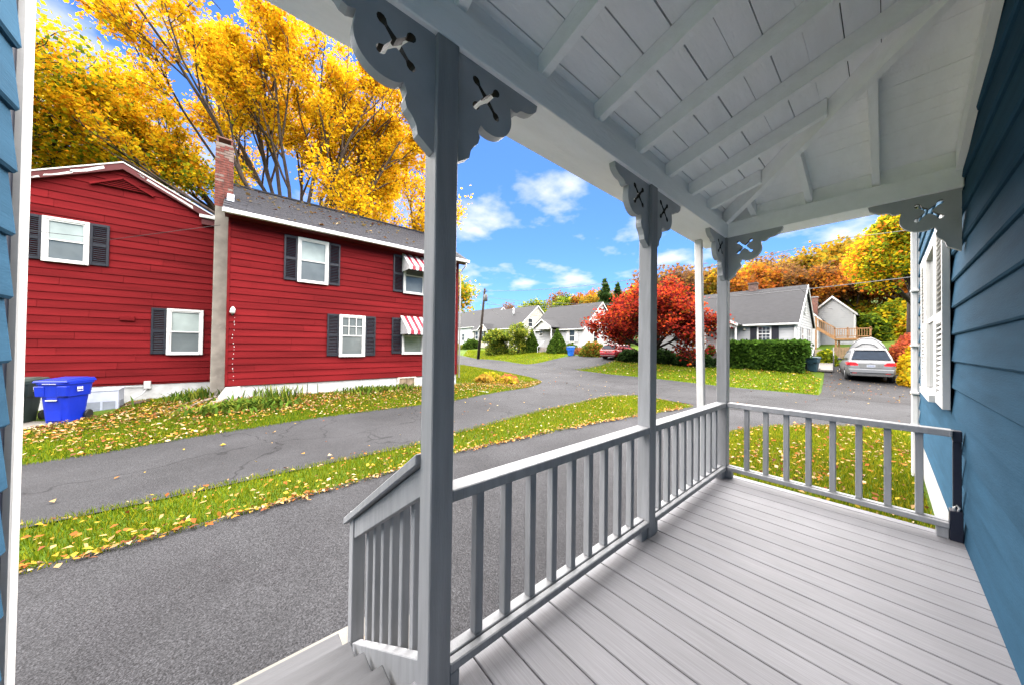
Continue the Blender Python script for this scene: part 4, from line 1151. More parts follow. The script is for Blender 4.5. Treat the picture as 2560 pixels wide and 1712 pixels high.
# --- house by the driveway with the grey car
hA = cape('white_cape_house', 'white cape house with dark roof, navy shutters and clipped front hedge', -14.2, -3.99, 29.25, 36.2, -.05, 3.33, 6.15, WSID)
far_window(hA, (-6.13, 29.22, 1.93), (1, 0, 0), .66, .98, (3, 4), .42)
far_window(hA, (-11.6, 29.22, 1.93), (1, 0, 0), 1.0, .98, (3, 4), .42)
for (y, z, w, h_) in ((30.6, 1.9, .75, 1.0), (33.7, 1.75, .8, 1.15), (31.9, 4.1, .6, .85)):
    far_window(hA, (-3.96, y, z), (0, 1, 0), w, h_, (1, 2))
portico(hA, -9.35, -7.15, 29.2, 1.35, .95, 3.05, 3.72)
door_at(hA, -8.75, -7.9, 29.2, .95, 2.95, WSID)
stp = MB()
for i in range(4): stp.box(-9.1, 27.85 - .3 * (4 - i), .0 - .4 + .0, -7.4, 27.85 - .3 * (3 - i), .95 - .24 * (4 - i))
stp.box(-9.3, 27.86, -.4, -7.2, 29.18, .94)
stp.build('front_steps', mat('dark_step_wood', (.10, .09, .085), var=.15), hA)
ch = MB().box(-7.55, 32.6, 5.8, -7.0, 33.2, 6.75).build('chimney', mat('dark_brick', (.075, .04, .032), var=.25, scale=6), hA)
MB().box(-7.6, 32.55, 6.751, -6.95, 33.25, 6.87).build('chimney_crown', mat('dark_brick_cap', (.05, .03, .025)), ch)
m_ = MB(); m_.tube([(-7.0, 29.16, 2.78), (-6.95, 29.13, 2.8)], [.1, .1], 10); m_.build('porch_lamp', mat('lamp_cream', (.5, .45, .35)), hA)
MB().box(-4.12, 29.10, .1, -4.03, 29.19, 3.1).build('downspout', WHITE, hA)

# --- house with the gabled entrance
hB = cape('cottage', 'white cottage with grey roof and gabled entry porch behind two cone shrubs', -32.3, -23.4, 31.1, 38.4, .68, 3.72, 6.95, WSID)
far_window(hB, (-25.5, 31.07, 2.0), (1, 0, 0), .78, 1.3, (1, 2), .38, WHITE, .1)
far_window(hB, (-30.75, 31.07, 2.75), (1, 0, 0), .5, .68, (2, 2), None)
far_window(hB, (-23.37, 33, 1.9), (0, 1, 0), .8, 1.2, (1, 2))
portico(hB, -30.3, -27.2, 31.05, 1.5, 1.25, 3.68, 4.72)
door_at(hB, -28.15, -27.35, 31.05, 1.3, 3.25)
stp = MB()
for i in range(4): stp.box(-30.2, 29.5 - .32 * (4 - i), .1, -28.3, 29.5 - .32 * (3 - i), 1.25 - .22 * (4 - i))
stp.box(-30.4, 29.5, .1, -27.1, 31.05, 1.25); stp.build('front_steps', mat('pale_step_concrete', (.26, .235, .22), var=.08), hB)
rl = MB()
for zz in (1.35, 2.05): rl.beam((-30.2, 29.55, zz), (-28.5, 29.55, zz), .03, .03)
for i in range(16): xx = -30.15 + i * .11; rl.beam((xx, 29.55, 1.25), (xx, 29.55, 2.05), .015, .015, (0, 1, 0))
rl.beam((-28.35, 28.3, .35), (-28.35, 28.3, 1.25), .04, .04, (0, 1, 0)); rl.beam((-28.35, 28.3, 1.25), (-28.35, 29.5, 2.05), .04, .04)
rl.build('stair_railing', mat('iron_white', (.55, .57, .6)), hB)

# --- cream house further down
hC = cape('cream_cottage', 'cream cottage with grey roof and small window high in its gable', -50.4, -37.4, 33.0, 41.5, .95, 4.35, 8.0, CSID)
for y, z in ((35.1, 4.5), (38.2, 4.5)): far_window(hC, (-37.37, y, z), (0, 1, 0), .9, 1.25, (1, 2))
for xx in (-49.3, -47.6, -43.0): far_window(hC, (xx, 32.97, 2.5), (1, 0, 0), .8, 1.35, (1, 2), .3)
portico(hC, -46.4, -43.9, 32.95, 1.3, 1.3, 4.0, 5.1, gable_m=mat('tan_gable', (.52, .42, .32)))
MB().tube([(-41.5, 35.5, 6.6), (-41.5, 35.5, 7.5), (-41.3, 35.3, 7.7)], .12, 8).build('roof_vent', mat('vent_white', (.55, .56, .58)), hC)
# --- farthest white house
hD = cape('far_house', 'tall white house at the far end of the row beyond the cream cottage', -72, -53.5, 38.5, 47, 1.2, 5.6, 9.6, WSID)
far_window(hD, (-53.47, 40.5, 4.4), (0, 1, 0), .9, 1.3, (1, 2)); far_window(hD, (-53.47, 43.5, 4.4), (0, 1, 0), .9, 1.3, (1, 2)); far_window(hD, (-58, 38.47, 2.5), (1, 0, 0), .9, 1.4, (1, 2)); far_window(hD, (-63, 38.47, 2.5), (1, 0, 0), .9, 1.4, (1, 2))

# --- white gabled house behind, gable towards us
hE = thing('back_house', (-4, 48, 1.8), 'white house with steep gable behind the wooden deck on the slope', 'house')
b = MB(); b.prism([(-4.95, 44, 1.0), (-2.0, 44, 1.0), (-2.0, 44, 4.95), (-3.4, 44, 6.45), (-4.95, 44, 4.95)], (0, 9, 0)); b.build('wall', WSID, hE)
def clE(z):
    if z < 4.95: return (0, 2.95)
    t = (6.38 - z) * .98; return (1.55 - t, 1.55 + t)
siding(hE, (-4.95, 44), (-2.0, 44), (0, -1), 1.4, 6.3, .2, WSID, name='gable_siding', joined=True, proud=.03, clip=clE)
r1 = MB()
for xa, ze in ((-5.2, 4.68), (-1.72, 4.68)):
    r1.hexa([(xa, 43.75, ze), (-3.4, 43.75, 6.5), (-3.4, 53, 6.5), (xa, 53, ze), (xa, 43.75, ze + .1), (-3.4, 43.75, 6.6), (-3.4, 53, 6.6), (xa, 53, ze + .1)])
r1.build('roof', SHINGR, hE)
for xa, ze in ((-5.2, 4.68), (-1.72, 4.68)):
    q_ = MB(); q_.hexa([(xa, 43.70, ze - .12), (-3.4, 43.70, 6.38), (-3.4, 43.745, 6.38), (xa, 43.745, ze - .12), (xa, 43.70, ze + .08), (-3.4, 43.70, 6.58), (-3.4, 43.745, 6.58), (xa, 43.745, ze + .08)]); q_.build('rake_trim', WHITE, hE)
far_window(hE, (-1.97, 45.5, 3.4), (0, 1, 0), .7, 1.2, (1, 2))
MB().box(-1.98, 43.9, 1.2, -1.85, 44.0, 4.7).build('corner_board', WHITE, hE)
# lower wing of the back house with chimneys
b = MB(); b.prism([(-7.4, 42, .8), (-4.2, 42, .8), (-4.2, 42, 4.3), (-5.8, 42, 6.2), (-7.4, 42, 4.3)], (0, 6, 0)); b.build('side_wing', WSID, hE)
r1 = MB()
for xa, ze in ((-7.7, 4.05), (-3.9, 4.05)):
    r1.hexa([(xa, 41.8, ze), (-5.8, 41.8, 6.25), (-5.8, 48, 6.25), (xa, 48, ze), (xa, 41.8, ze + .1), (-5.8, 41.8, 6.35), (-5.8, 48, 6.35), (xa, 48, ze + .1)])
r1.build('side_roof', SHINGR, hE)
q_ = MB(); q_.hexa([(-3.9, 41.74, 3.92), (-5.8, 41.74, 6.12), (-5.8, 41.79, 6.12), (-3.9, 41.79, 3.92), (-3.9, 41.74, 4.12), (-5.8, 41.74, 6.32), (-5.8, 41.79, 6.32), (-3.9, 41.79, 4.12)]); q_.build('rake_trim', WHITE, hE)
MB().box(-4.75, 42.9, 3.6, -4.35, 43.4, 6.45).build('chimney', mat('brown_brick', (.13, .055, .04), var=.2, scale=8), hE)
MB().box(-4.8, 42.85, 6.451, -4.3, 43.45, 6.52).build('chimney_crown', mat('grey_cap', (.3, .3, .3)), hE)
MB().box(-5.0, 43.0, 4.8, -4.82, 43.2, 6.0).build('flue', mat('dark_brick_cap', (.05, .03, .025)), hE)

# --- wooden deck with outside stairs
CEDAR = mat('new_cedar', (.22, .115, .045), rough=.6, var=.12, scale=6)
dk = thing('raised_deck', (-2, 39, .8), 'new cedar deck and outside stairs beside the white cape house', 'deck')
MB().box(-2.85, 38, 2.15, -.75, 41, 2.32).build('deck_floor', CEDAR, dk)
for xx, yy in ((-2.8, 38.05), (-.85, 38.05), (-2.8, 40.8), (-.85, 40.8)): MB().box(xx, yy, .3, xx + .12, yy + .12, 2.149).build('post', CEDAR, dk)
for (p, q) in (((-2.85, 38.02, 3.08), (-.75, 38.02, 3.08)), ((-.78, 38, 3.08), (-.78, 41, 3.08)), ((-2.85, 38.02, 2.45), (-.75, 38.02, 2.45))): MB().beam(p, q, .08, .07).build('rail', CEDAR, dk)
bal0 = None
for i in range(15):
    xx = -2.78 + i * .138
    if bal0 is None: bal0 = MB().box(-.02, 38.0, 2.46, .02, 38.04, 3.04).build('baluster', CEDAR, dk); bal0.location = (xx, 0, 0); bal0.location.x = xx
    else: share(bal0, dk, (xx, 0, 0))
for xx in (-2.85, -2.1, -1.6, -.85): MB().box(xx, 37.98, 2.33, xx + .1, 38.08, 3.2).build('rail_post', CEDAR, dk)
for zz in (0.0, .78): MB().beam((-2.8, 38.0, 2.4 + zz), (-3.95, 38.0, 3.3 + zz), .09, .1).build('stair_rail', CEDAR, dk)
bal1 = None
for i in range(9):
    t = (i + .5) / 9; xx = -2.85 - 1.1 * t; zz = 2.42 + .88 * t
    if bal1 is None: bal1 = MB().box(-.02, 37.98, .0, .02, 38.02, .76).build('baluster', CEDAR, dk)
    ob = bal1 if i == 0 else share(bal1, dk)
    ob.location = (xx, 0, zz)
MB().beam((-2.75, 38.4, 2.2), (-4.0, 38.4, 3.2), .9, .14).build('stair_flight', CEDAR, dk)
MB().box(-4.9, 37.95, 3.18, -3.9, 39.2, 3.3).build('landing', CEDAR, dk)
for xx in (-4.85, -4.0): MB().box(xx, 37.96, .3, xx + .1, 38.06, 4.2).build('landing_post', CEDAR, dk)
MB().beam((-4.9, 38.0, 4.18), (-3.9, 38.0, 4.18), .08, .07).build('landing_rail', CEDAR, dk)
bal2 = None
for i in range(7):
    xx = -4.78 + i * .14
    if bal2 is None: bal2 = MB().box(-.02, 37.98, 3.31, .02, 38.02, 4.14).build('baluster', CEDAR, dk); bal2.location.x = xx
    else: share(bal2, dk, (xx, 0, 0))
# fence panel and steps below
fp = thing('board_fence', (-2.4, 36, .5), 'brown board fence panel below the cedar deck', 'fence')
for i in range(8):
    MB().box(-2.75 + i * .155, 36.0, .3, -2.61 + i * .155, 36.03, 1.55 + .01 * (i % 3)).build('board', mat('brown_fence', (.2, .13, .075), var=.15), fp)
st_ = thing('garden_steps', (-3.2, 33.5, .4), 'wooden garden steps rising behind the ramp toward the deck', 'steps')
for i in range(5): MB().box(-3.65, 32.6 + i * .35, .2, -2.65, 32.6 + i * .35 + .33, .55 + i * .2).build('step', mat('grey_tan_wood', (.27, .23, .17), var=.12), st_)
# ramp with rails
rp = thing('entry_ramp', (-2.6, 30, 0), 'grey wooden entry ramp with dark handrails beside the hedge', 'ramp')
MB().beam((-2.62, 28.0, .02), (-2.95, 32.4, .55), .95, .1).build('ramp_floor', mat('ramp_grey', (.12, .112, .105), var=.08), rp)
for sx in (-.5, .5):
    MB().beam((-2.62 + sx, 28.2, .95), (-2.95 + sx, 32.3, 1.5), .05, .05).build('handrail', mat('rail_dark', (.04, .04, .045)) if sx > 0 else WHITE, rp)
    for t in (0, .33, .66, 1): MB().box(-2.62 + sx - .33 * t - .025, 28.2 + 4.1 * t, .0 + .5 * t, -2.62 + sx - .33 * t + .025, 28.25 + 4.1 * t, .95 + .55 * t).build('rail_post', mat('rail_dark', (.04, .04, .045)), rp)
# shed far right
sd = thing('shed', (-.4, 50, 2.2), 'small brown shed with grey roof at the foot of the hill', 'shed')
MB().box(-1.05, 50, 1.9, .0, 52, 3.1).build('wall', mat('shed_brown', (.22, .10, .05), var=.12), sd)
m_ = MB(); m_.prism([(-1.3, 49.8, 3.1), (.3, 49.8, 3.1), (-.1, 49.8, 3.95)], (0, 2.5, 0)); m_.build('roof', SHINGR, sd)

# ================================================================ vehicles
def car(loc, label, paint, zs=1.0, rz=0.0, plate=True):
    t = thing('parked_car', (0, 0, 0), label, 'car')
    DK = mat('car_black_trim', (.02, .021, .022), rough=.6)
    def loft(secs, name, m, par, closed=True, bevel=0):
        mb = MB(); n = len(secs[0][1]); vs = []
        for y, s in secs:
            for (x, z) in s: vs.append((x, y, z * zs))
        fs = []
        for i in range(len(secs) - 1):
            for k in range(n): fs.append((i * n + k, i * n + (k + 1) % n, (i + 1) * n + (k + 1) % n, (i + 1) * n + k))
        fs.append(tuple(range(n))); fs.append(tuple(range((len(secs) - 1) * n, len(secs) * n)))
        mb.add(vs, fs, True)
        return mb.build(name, m, par)
    def sec(w, zb, zm, belt, crown):
        r = [(w * .86, zb), (w * .97, zb + .1), (w, zm), (w * .985, zm + .2), (w * .945, belt - .03), (w * .90, belt), (w * .45, belt + crown), ]
        return r + [(0, belt + crown * 1.15)] + [(-x, z) for x, z in reversed(r)]
    body = loft([(.0, sec(.80, .36, .56, .98, .01)), (.05, sec(.87, .30, .56, 1.04, .02)), (.2, sec(.925, .27, .56, 1.06, .02)), (.8, sec(.94, .24, .58, 1.05, .02)), (2.2, sec(.94, .22, .58, 1.01, .03)),
                 (3.3, sec(.935, .24, .58, .98, .06)), (3.9, sec(.92, .26, .56, .93, .06)), (4.35, sec(.86, .28, .54, .84, .05)), (4.58, sec(.70, .32, .52, .74, .02))], 'body', paint, t)
    def gsec(wb, zb, wr, zr):
        r = [(wb, zb), (wb * .97, zb + (zr - zb) * .35), (wr + (wb - wr) * .28, zb + (zr - zb) * .75), (wr, zr - .035), (wr * .82, zr)]
        return r + [(0, zr + .015)] + [(-x, z) for x, z in reversed(r)]
    loft([(.06, gsec(.84, .99, .80, 1.06)), (.22, gsec(.85, 1.0, .74, 1.30)), (.42, gsec(.86, 1.0, .67, 1.55)), (.62, gsec(.86, 1.0, .66, 1.63)), (1.5, gsec(.87, 1.0, .66, 1.67)), (2.4, gsec(.86, .98, .64, 1.60)), (2.9, gsec(.86, .96, .68, 1.32)), (3.4, gsec(.85, .93, .8, 1.02))], 'cabin', paint, t)
    gl = mat('car_glass', (.010, .016, .026), rough=.08, spec=.06, var=.1)
    m_ = MB(); m_.hexa([(-.74, .035, 1.10 * zs), (.74, .035, 1.10 * zs), (.74, .13, 1.10 * zs), (-.74, .13, 1.10 * zs), (-.60, .315, 1.53 * zs), (.60, .315, 1.53 * zs), (.60, .42, 1.53 * zs), (-.60, .42, 1.53 * zs)]); m_.build('rear_window', gl, t, bevel=.02)
    for sx in (-1, 1):
        m_ = MB(); m_.add([(sx * .868, .62, 1.08 * zs), (sx * .875, 1.6, 1.07 * zs), (sx * .868, 2.85, 1.05 * zs), (sx * .70, 2.45, 1.52 * zs), (sx * .70, 1.5, 1.57 * zs), (sx * .71, .75, 1.5 * zs),
                            (sx * .80, .62, 1.08 * zs), (sx * .80, 1.6, 1.07 * zs), (sx * .80, 2.85, 1.05 * zs), (sx * .62, 2.45, 1.52 * zs), (sx * .62, 1.5, 1.57 * zs), (sx * .62, .75, 1.5 * zs)],
                           [(0, 1, 4, 5), (1, 2, 3, 4), (6, 11, 10, 7), (7, 10, 9, 8), (0, 6, 7, 1), (1, 7, 8, 2), (2, 8, 9, 3), (3, 9, 10, 4), (4, 10, 11, 5), (5, 11, 6, 0)]); m_.build('side_window', gl, t)
        lm = mat('tail_light', (.42, .008, .015), rough=.12, var=.15, spec=.6)
        m_ = MB(); m_.prism([(sx * .46, -.004, .86 * zs), (sx * .50, -.004, .80 * zs), (sx * .78, -.004, .80 * zs), (sx * .84, -.004, .88 * zs), (sx * .82, -.004, .98 * zs), (sx * .58, -.004, .97 * zs)], (0, .05, 0)); m_.build('tail_light', lm, t, bevel=.008)
        m_ = MB(); m_.prism([(sx * .845, -.0, .82 * zs), (sx * .93, .14, .85 * zs), (sx * .935, .38, .95 * zs), (sx * .90, .12, .99 * zs), (sx * .84, .0, .97 * zs)], (sx * .01, -.01, 0)); m_.build('tail_light', lm, t)
        MB().tube([(sx * .88, 2.75, 1.02 * zs), (sx * .98, 2.72, 1.06 * zs), (sx * 1.08, 2.70, 1.08 * zs)], [.03, .08, .08], 8).build('mirror', DK if sx < 0 else paint, t)
        for yy in (.82, 3.62):
            w = MB(); w.cyl((sx * .72, yy, .33), (sx * .945, yy, .33), .335, 22); ty = w.build('wheel', BLACK, t, bevel=.02)
            w = MB(); w.cyl((sx * .946, yy, .33), (sx * .952, yy, .33), .21, 16); w.build('rim', mat('alloy', (.4, .41, .43), rough=.3, metal=.8), ty)
            w = MB(); w.cyl((sx * .80, yy, .35), (sx * .941, yy, .35), .39, 22); w.build('wheel_arch', DK, t)
        MB().box(sx * .62 - .09, -.012, .43, sx * .62 + .09, .02, .47).build('reflector', lm, t)
    m_ = MB(); m_.prism([(-.78, -.03, .30 * 1), (.78, -.03, .30), (.86, .02, .44), (-.86, .02, .44)], (0, .16, 0)); m_.build('lower_bumper', DK, t, bevel=.02)
    m_ = MB(); m_.prism([(-.80, -.045, .46), (.80, -.045, .46), (.85, -.03, .64), (-.85, -.03, .64)], (0, .10, 0)); m_.build('bumper', paint, t, bevel=.02)
    m_ = MB(); m_.prism([(-.40, -.008, .70 * zs), (.40, -.008, .70 * zs), (.50, -.008, .92 * zs), (-.50, -.008, .92 * zs)], (0, .03, 0)); m_.build('hatch_recess', mat('recess_' + paint.name, tuple(c * .55 for c in ((.21, .215, .22) if zs == 1 else (.2, .01, .015))), rough=.4), t, bevel=.006)
    if plate:
        pl = MB().box(-.16, -.02, .74 * zs, .16, -.0085, .86 * zs).build('licence_plate', mat('plate_white', (.26, .28, .32)), t)
        tx = MB()
        for i in range(6): tx.box(-.12 + i * .042, -.0215, .775 * zs, -.12 + i * .042 + .024, -.0202, .83 * zs)
        tx.build('plate_characters', mat('plate_blue', (.06, .08, .16)), pl)
        bd = MB(); bd.tube([(-.045, -.012, .985), (0, -.014, .975), (.045, -.012, .985)], .014, 6); bd.build('badge', mat('chrome', (.6, .6, .62), rough=.2, metal=1), t)
    m_ = MB(); m_.hexa([(-.6, .30, 1.555 * zs), (.6, .30, 1.555 * zs), (.64, .62, 1.63 * zs), (-.64, .62, 1.63 * zs), (-.6, .29, 1.585 * zs), (.6, .29, 1.585 * zs), (.64, .62, 1.66 * zs), (-.64, .62, 1.66 * zs)]); m_.build('spoiler', paint, t, bevel=.012)
    MB().beam((.02, .085, 1.14 * zs), (.42, .10, 1.17 * zs), .02, .02).build('wiper', BLACK, t)
    t.location = loc; t.rotation_euler = (0, 0, rz)
    return t
SILVER = mat('silver_paint', (.125, .129, .136), rough=.36, var=.02, metal=.3, spec=.4)
car((-.53, 25.9, gz(-.53, 26.6) + .02), 'silver estate car parked in the driveway beside the cape house', SILVER, 1.0, R(8)).scale = (.98, .98, 1.10)
MAROON = mat('red_car_paint', (.20, .012, .018), rough=.25, var=.03, spec=.6)
car((-16.6, 25.6, gz(-16.6, 26.5) + .03), 'dark red car half hidden behind the red maple in a driveway', MAROON, .82, R(-4), plate=False)
# covered boat-like hump behind the grey car
tp = mat('pale_tarp', (.115, .12, .125), rough=.45, var=.08, scale=2.5, bump=.5, bscale=4)
mb = MB(); n = 14; S_ = []
for j, (yy, wv, hv) in enumerate(((30.6, .80, 1.55), (31.2, .92, 1.9), (32.2, .95, 2.0), (33.4, .94, 1.95), (34.4, .85, 1.7))):
    ring = []
    for i in range(n + 1):
        a = math.pi * i / n
        ring.append((-.82 - wv * math.cos(a) * (1 if abs(math.cos(a)) < .8 else 1.02), yy, gz(-.8, yy) + (hv - (gz(-.8, yy) - .2)) * (math.sin(a) ** .75) * (1 + .015 * math.sin(i * 2.3 + j))))
    S_.append(ring)
vs = [p for r_ in S_ for p in r_]; m = n + 1; fs = []
for j in range(len(S_) - 1):
    for i in range(n): fs.append((j * m + i, j * m + i + 1, (j + 1) * m + i + 1, (j + 1) * m + i))
fs += [tuple(range(m)), tuple(range((len(S_) - 1) * m, len(S_) * m))]
mb.add(vs, fs, True)
tsh = thing('tarp_shelter', (0, 0, 0), 'pale grey domed tarp shelter behind the silver estate car', 'tarp')
mb.build('cover', tp, tsh)
for j in (0, 1, 3):
    MB().tube([Vector(p) + Vector((0, -.01, .015)) for p in S_[j]], .022, 5, False).build('seam', mat('tarp_seam', (.11, .115, .12)), tsh)
MB().box(-1.15, 30.57, .9, -.45, 30.595, 1.35).build('clear_panel', mat('tarp_panel', (.12, .125, .13)), tsh)
# rear window sits proud of the hatch
# small bins across the street
GRN = mat('teal_bin_plastic', (.012, .035, .05), rough=.5, var=.1)
wheelie_bin((-3.05, 28.0, gz(-3.05, 28)), R(-10), GRN, GRN, 'dark teal wheeled bin between the clipped hedge and the ramp', False, .95)
wheelie_bin((-3.55, 28.5, gz(-3.55, 28.5)), R(8), DGR, DGR, 'black-green wheeled bin tucked against the end of the clipped hedge', False, .85)
BIN2 = mat('mid_blue_bin_plastic', (.008, .09, .42), rough=.45, var=.06)
wheelie_bin((-22.0, 27.0, gz(-22, 27)), R(5), BIN2, BIN2, 'mid blue wheeled bin on the lawn by the white cottage corner', False, 1.02)

# ================================================================ utility pole and wires
pole = thing('utility_pole', (-33.2, 22.6, gz(-33.2, 22.6)), 'dark wooden utility pole with transformer can leaning over the far kerb', 'pole')
zb0 = gz(-33.2, 22.6)
MB().tube([(-33.2, 22.6, zb0 - .3), (-32.5, 22.6, 4), (-31.9, 22.6, 8.3)], [.19, .16, .13], 10).build('mast', DBARK, pole)
MB().tube([(-31.55, 22.5, 6.7), (-31.55, 22.5, 6.78), (-31.55, 22.5, 7.45), (-31.55, 22.5, 7.55)], [.18, .24, .24, .1], 10).build('transformer', mat('transformer_grey', (.05, .055, .06)), pole)
MB().beam((-32.3, 22.6, 7.9), (-31.3, 22.5, 7.9), .08, .08).build('crossarm', DBARK, pole)
WIREM = mat('wire_grey', (.07, .07, .075), rough=.6)
def wire(p, q, sag, label, r=.014):
    p, q = Vector(p), Vector(q); pts = []
    for i in range(17):
        t = i / 16; c = p.lerp(q, t); c.z -= sag * 4 * t * (1 - t); pts.append(c)
    m_ = MB(); m_.tube(pts, r, 5, False)
    tag(m_.build('overhead_wire', WIREM, None), label, 'wire')
wire((-31.9, 22.55, 8.0), (-1.5, 27, 7.9), .9, 'upper street wire running from the utility pole past the maple top', .02)
wire((-31.9, 22.55, 7.3), (-3.9, 29.2, 5.6), 1.0, 'service wire from the utility pole to the cape house gable', .016)
wire((-31.9, 22.55, 7.0), (-26, 31, 5.0), .7, 'service wire dropping from the utility pole to the cottage roof', .016)
wire((-31.9, 22.55, 6.4), (5, 27.5, 5.5), 1.0, 'lower street cable strung in front of the cape house roof', .022)
wire((-31.9, 22.55, 6.9), (-42, 34, 6.0), .4, 'short service wire from the utility pole to the cream cottage', .016)
wire((-1.5, 27, 7.9), (14, 29, 8.6), .4, 'wire continuing over the driveway toward the tall maple', .02)
wire((-3.9, 29.2, 5.6), (-3.4, 44, 5.3), .3, 'service wire running from the cape house to the back gable', .014)

# ================================================================ vegetation
def leaf_cloud(rng, C, size, palette, weights, squash=.55, jitter=.25, grad=None, aspect=1.3, droop=0):
    """folded diamond leaves at points C; returns V, F, col"""
    n = len(C)
    d = rng.normal(size=(n, 3)); d[:, 2] *= squash; d[:, 2] -= droop; d /= np.linalg.norm(d, axis=1)[:, None] + 1e-9
    e = rng.normal(size=(n, 3)); e -= d * np.sum(e * d, 1)[:, None]; e /= np.linalg.norm(e, axis=1)[:, None] + 1e-9
    s = size * rng.uniform(.65, 1.35, n)[:, None]
    nrm = np.cross(d, e)
    a = C - d * s * .5 * aspect; c = C + d * s * .5 * aspect
    b = C + e * s * .5 + nrm * s * .12; f = C - e * s * .5 + nrm * s * .12
    V = np.stack([a, b, c, f], 1).reshape(-1, 3)
    F = np.arange(n * 4).reshape(n, 4)
    pal = np.array(palette, float); w = np.array(weights, float)
    if w.ndim == 1:
        k = rng.choice(len(pal), n, p=w / w.sum())
    else:
        cw = np.cumsum(w / w.sum(1, keepdims=True), 1); k = (rng.random((n, 1)) > cw).sum(1).clip(0, len(pal) - 1)
    col = pal[k] * rng.uniform(1 - jitter, 1 + jitter, (n, 1))
    return V, F, np.repeat(col, 4, 0).clip(0, .9)

def grow(rng, p, d, L, r, lvl, maxl, segs, tips, kids, spread, shrink, upward=.12, wob=.12, first=.35):
    n = 5; pts = [p]; rad = [r]; q = p.copy(); dd = d.copy()
    for i in range(n):
        dd = dd + rng.normal(size=3) * wob; dd[2] += upward * (1 if lvl > 0 else .3); dd /= np.linalg.norm(dd)
        q = q + dd * L / n; pts.append(q.copy()); rad.append(r * (1 - .72 * (i + 1) / n) + .004)
    segs.append((pts, rad, lvl))
    if lvl >= maxl:
        tips.append(np.array(pts)); return
    if lvl >= maxl - 1: tips.append(np.array(pts[2:]))
    k = kids[lvl]
    for j in range(k):
        t = first + (1 - first) * (j + rng.random() * .8) / k; i = min(int(t * n), n - 1); f = t * n - i
        bp = pts[i] * (1 - f) + pts[i + 1] * f; br = (rad[i] * (1 - f) + rad[i + 1] * f) * .7
        ax = pts[min(i + 1, n)] - pts[i]; ax /= np.linalg.norm(ax)
        o = rng.normal(size=3); o -= ax * (o @ ax); o /= np.linalg.norm(o)
        a = spread[lvl] * rng.uniform(.6, 1.25)
        nd = ax * math.cos(a) + o * math.sin(a)
        grow(rng, bp, nd, L * shrink[lvl] * rng.uniform(.75, 1.2) * (1 - .35 * t), br, lvl + 1, maxl, segs, tips, kids, spread, shrink, upward, wob)

def tree_mesh(rng, stems, maxl, kids, spread, shrink, nleaf, lsize, palette, weights, scatter=.35, upward=.1, wob=.12, bark=BARK, trunk=None, keep=None, colfun=None, sides=6, minr=.012, jitter=.25, squash=.55, droop=0):
    segs, tips = [], []
    for (p, d, L, r) in stems:
        d = np.array(d, float); d /= np.linalg.norm(d)
        grow(rng, np.array(p, float), d, L, r, 0, maxl, segs, tips, kids, spread, shrink, upward, wob)
    mb = MB()
    if trunk: mb.tube([Vector(p) for p in trunk[0]], trunk[1], 10)
    for pts, rad, lvl in segs:
        if max(rad) < minr: continue
        if keep is not None and not keep(np.array([pts[-1]]))[0]: continue
        mb.tube([Vector(p) for p in pts], rad, max(3, sides - lvl), False)
    T = np.concatenate(tips); 
    c = T[rng.integers(0, len(T), nleaf)] + rng.normal(size=(nleaf, 3)) * scatter * np.array([1, 1, .8])
    if keep is not None: c = c[keep(c)]
    w = weights if colfun is None else colfun(c)
    return mb, leaf_cloud(rng, c, lsize, palette, w, squash, jitter, droop=droop)

def plant(name, label, cat, loc, mb, lv, bark=BARK, group=None, leafm=None, scale=1.0, rz=0.0):
    t = thing(name, (0, 0, 0), label, cat, group)
    if mb is not None and mb.v: mb.build('trunk' if cat == 'tree' else 'stems', bark, t)
    V, F, col = lv
    np_mesh('crown' if cat == 'tree' else 'foliage', V, F, leafm or LEAF, t, col=col)
    t.location = loc; t.scale = (scale,) * 3; t.rotation_euler = (0, 0, rz)
    return t

YEL, GLD, ORG_, AMB = (.62, .40, .012), (.59, .325, .010), (.50, .20, .010), (.46, .29, .012)
YGR, GRN_, DGN = (.31, .30, .014), (.105, .155, .014), (.035, .062, .010)
# --- the great yellow maple behind the red house
rng = np.random.default_rng(21)
stems = []
bx_, by_, bz_ = -19.0, 2.3, -.3
for a, tl, L in ((0, .12, 9.5), (40, .30, 9), (85, .34, 9), (110, .22, 9.5), (130, .42, 8.5), (175, .42, 9), (215, .50, 10), (250, .62, 10.5), (275, .72, 10.5), (300, .42, 10), (330, .30, 9.5), (265, .34, 10.5), (235, .30, 9.5), (280, .98, 8.5), (60, .55, 7.5), (105, .66, 7.5), (90, .15, 10), (270, .18, 10), (75, .48, 8.5), (285, .55, 10), (265, .85, 9.5), (95, .85, 7), (255, 1.05, 8)):
    ar = R(a); stems.append(((bx_ + .35 * math.cos(ar), by_ + .35 * math.sin(ar), 5.0 + rng.uniform(-.4, .9)), (math.cos(ar) * math.tan(tl), math.sin(ar) * math.tan(tl), 1.0), L, .10))
def cf(c):
    w = np.zeros((len(c), 6)); left = np.clip((1.0 - c[:, 1]) / 9, 0, 1); h = np.clip((c[:, 2] - 6) / 9, 0, 1)
    w[:, 0] = .50; w[:, 1] = .38; w[:, 2] = .12 + .15 * np.sin(c[:, 1] * 1.7 + c[:, 2]) ** 2; w[:, 3] = .10; w[:, 4] = .04 + .30 * left * (1 - h); w[:, 5] = .10 * left * (1 - h) ** 2
    return w
mb, lv = tree_mesh(rng, stems, 3, (6, 6, 5), (.42, .6, .8), (.5, .5, .5), 125000, .105, [YEL, GLD, ORG_, AMB, YGR, GRN_], None, .15, .05, .085, colfun=cf, keep=lambda c: (c[:, 2] < 14.0 + (c[:, 1] + 3.6) * 1.0) & (c[:, 0] < -15.6) & (c[:, 1] < 9.6),
                   trunk=([(bx_, by_, bz_), (bx_, by_, 3), (bx_, by_, 6.2)], [.62, .5, .42]))
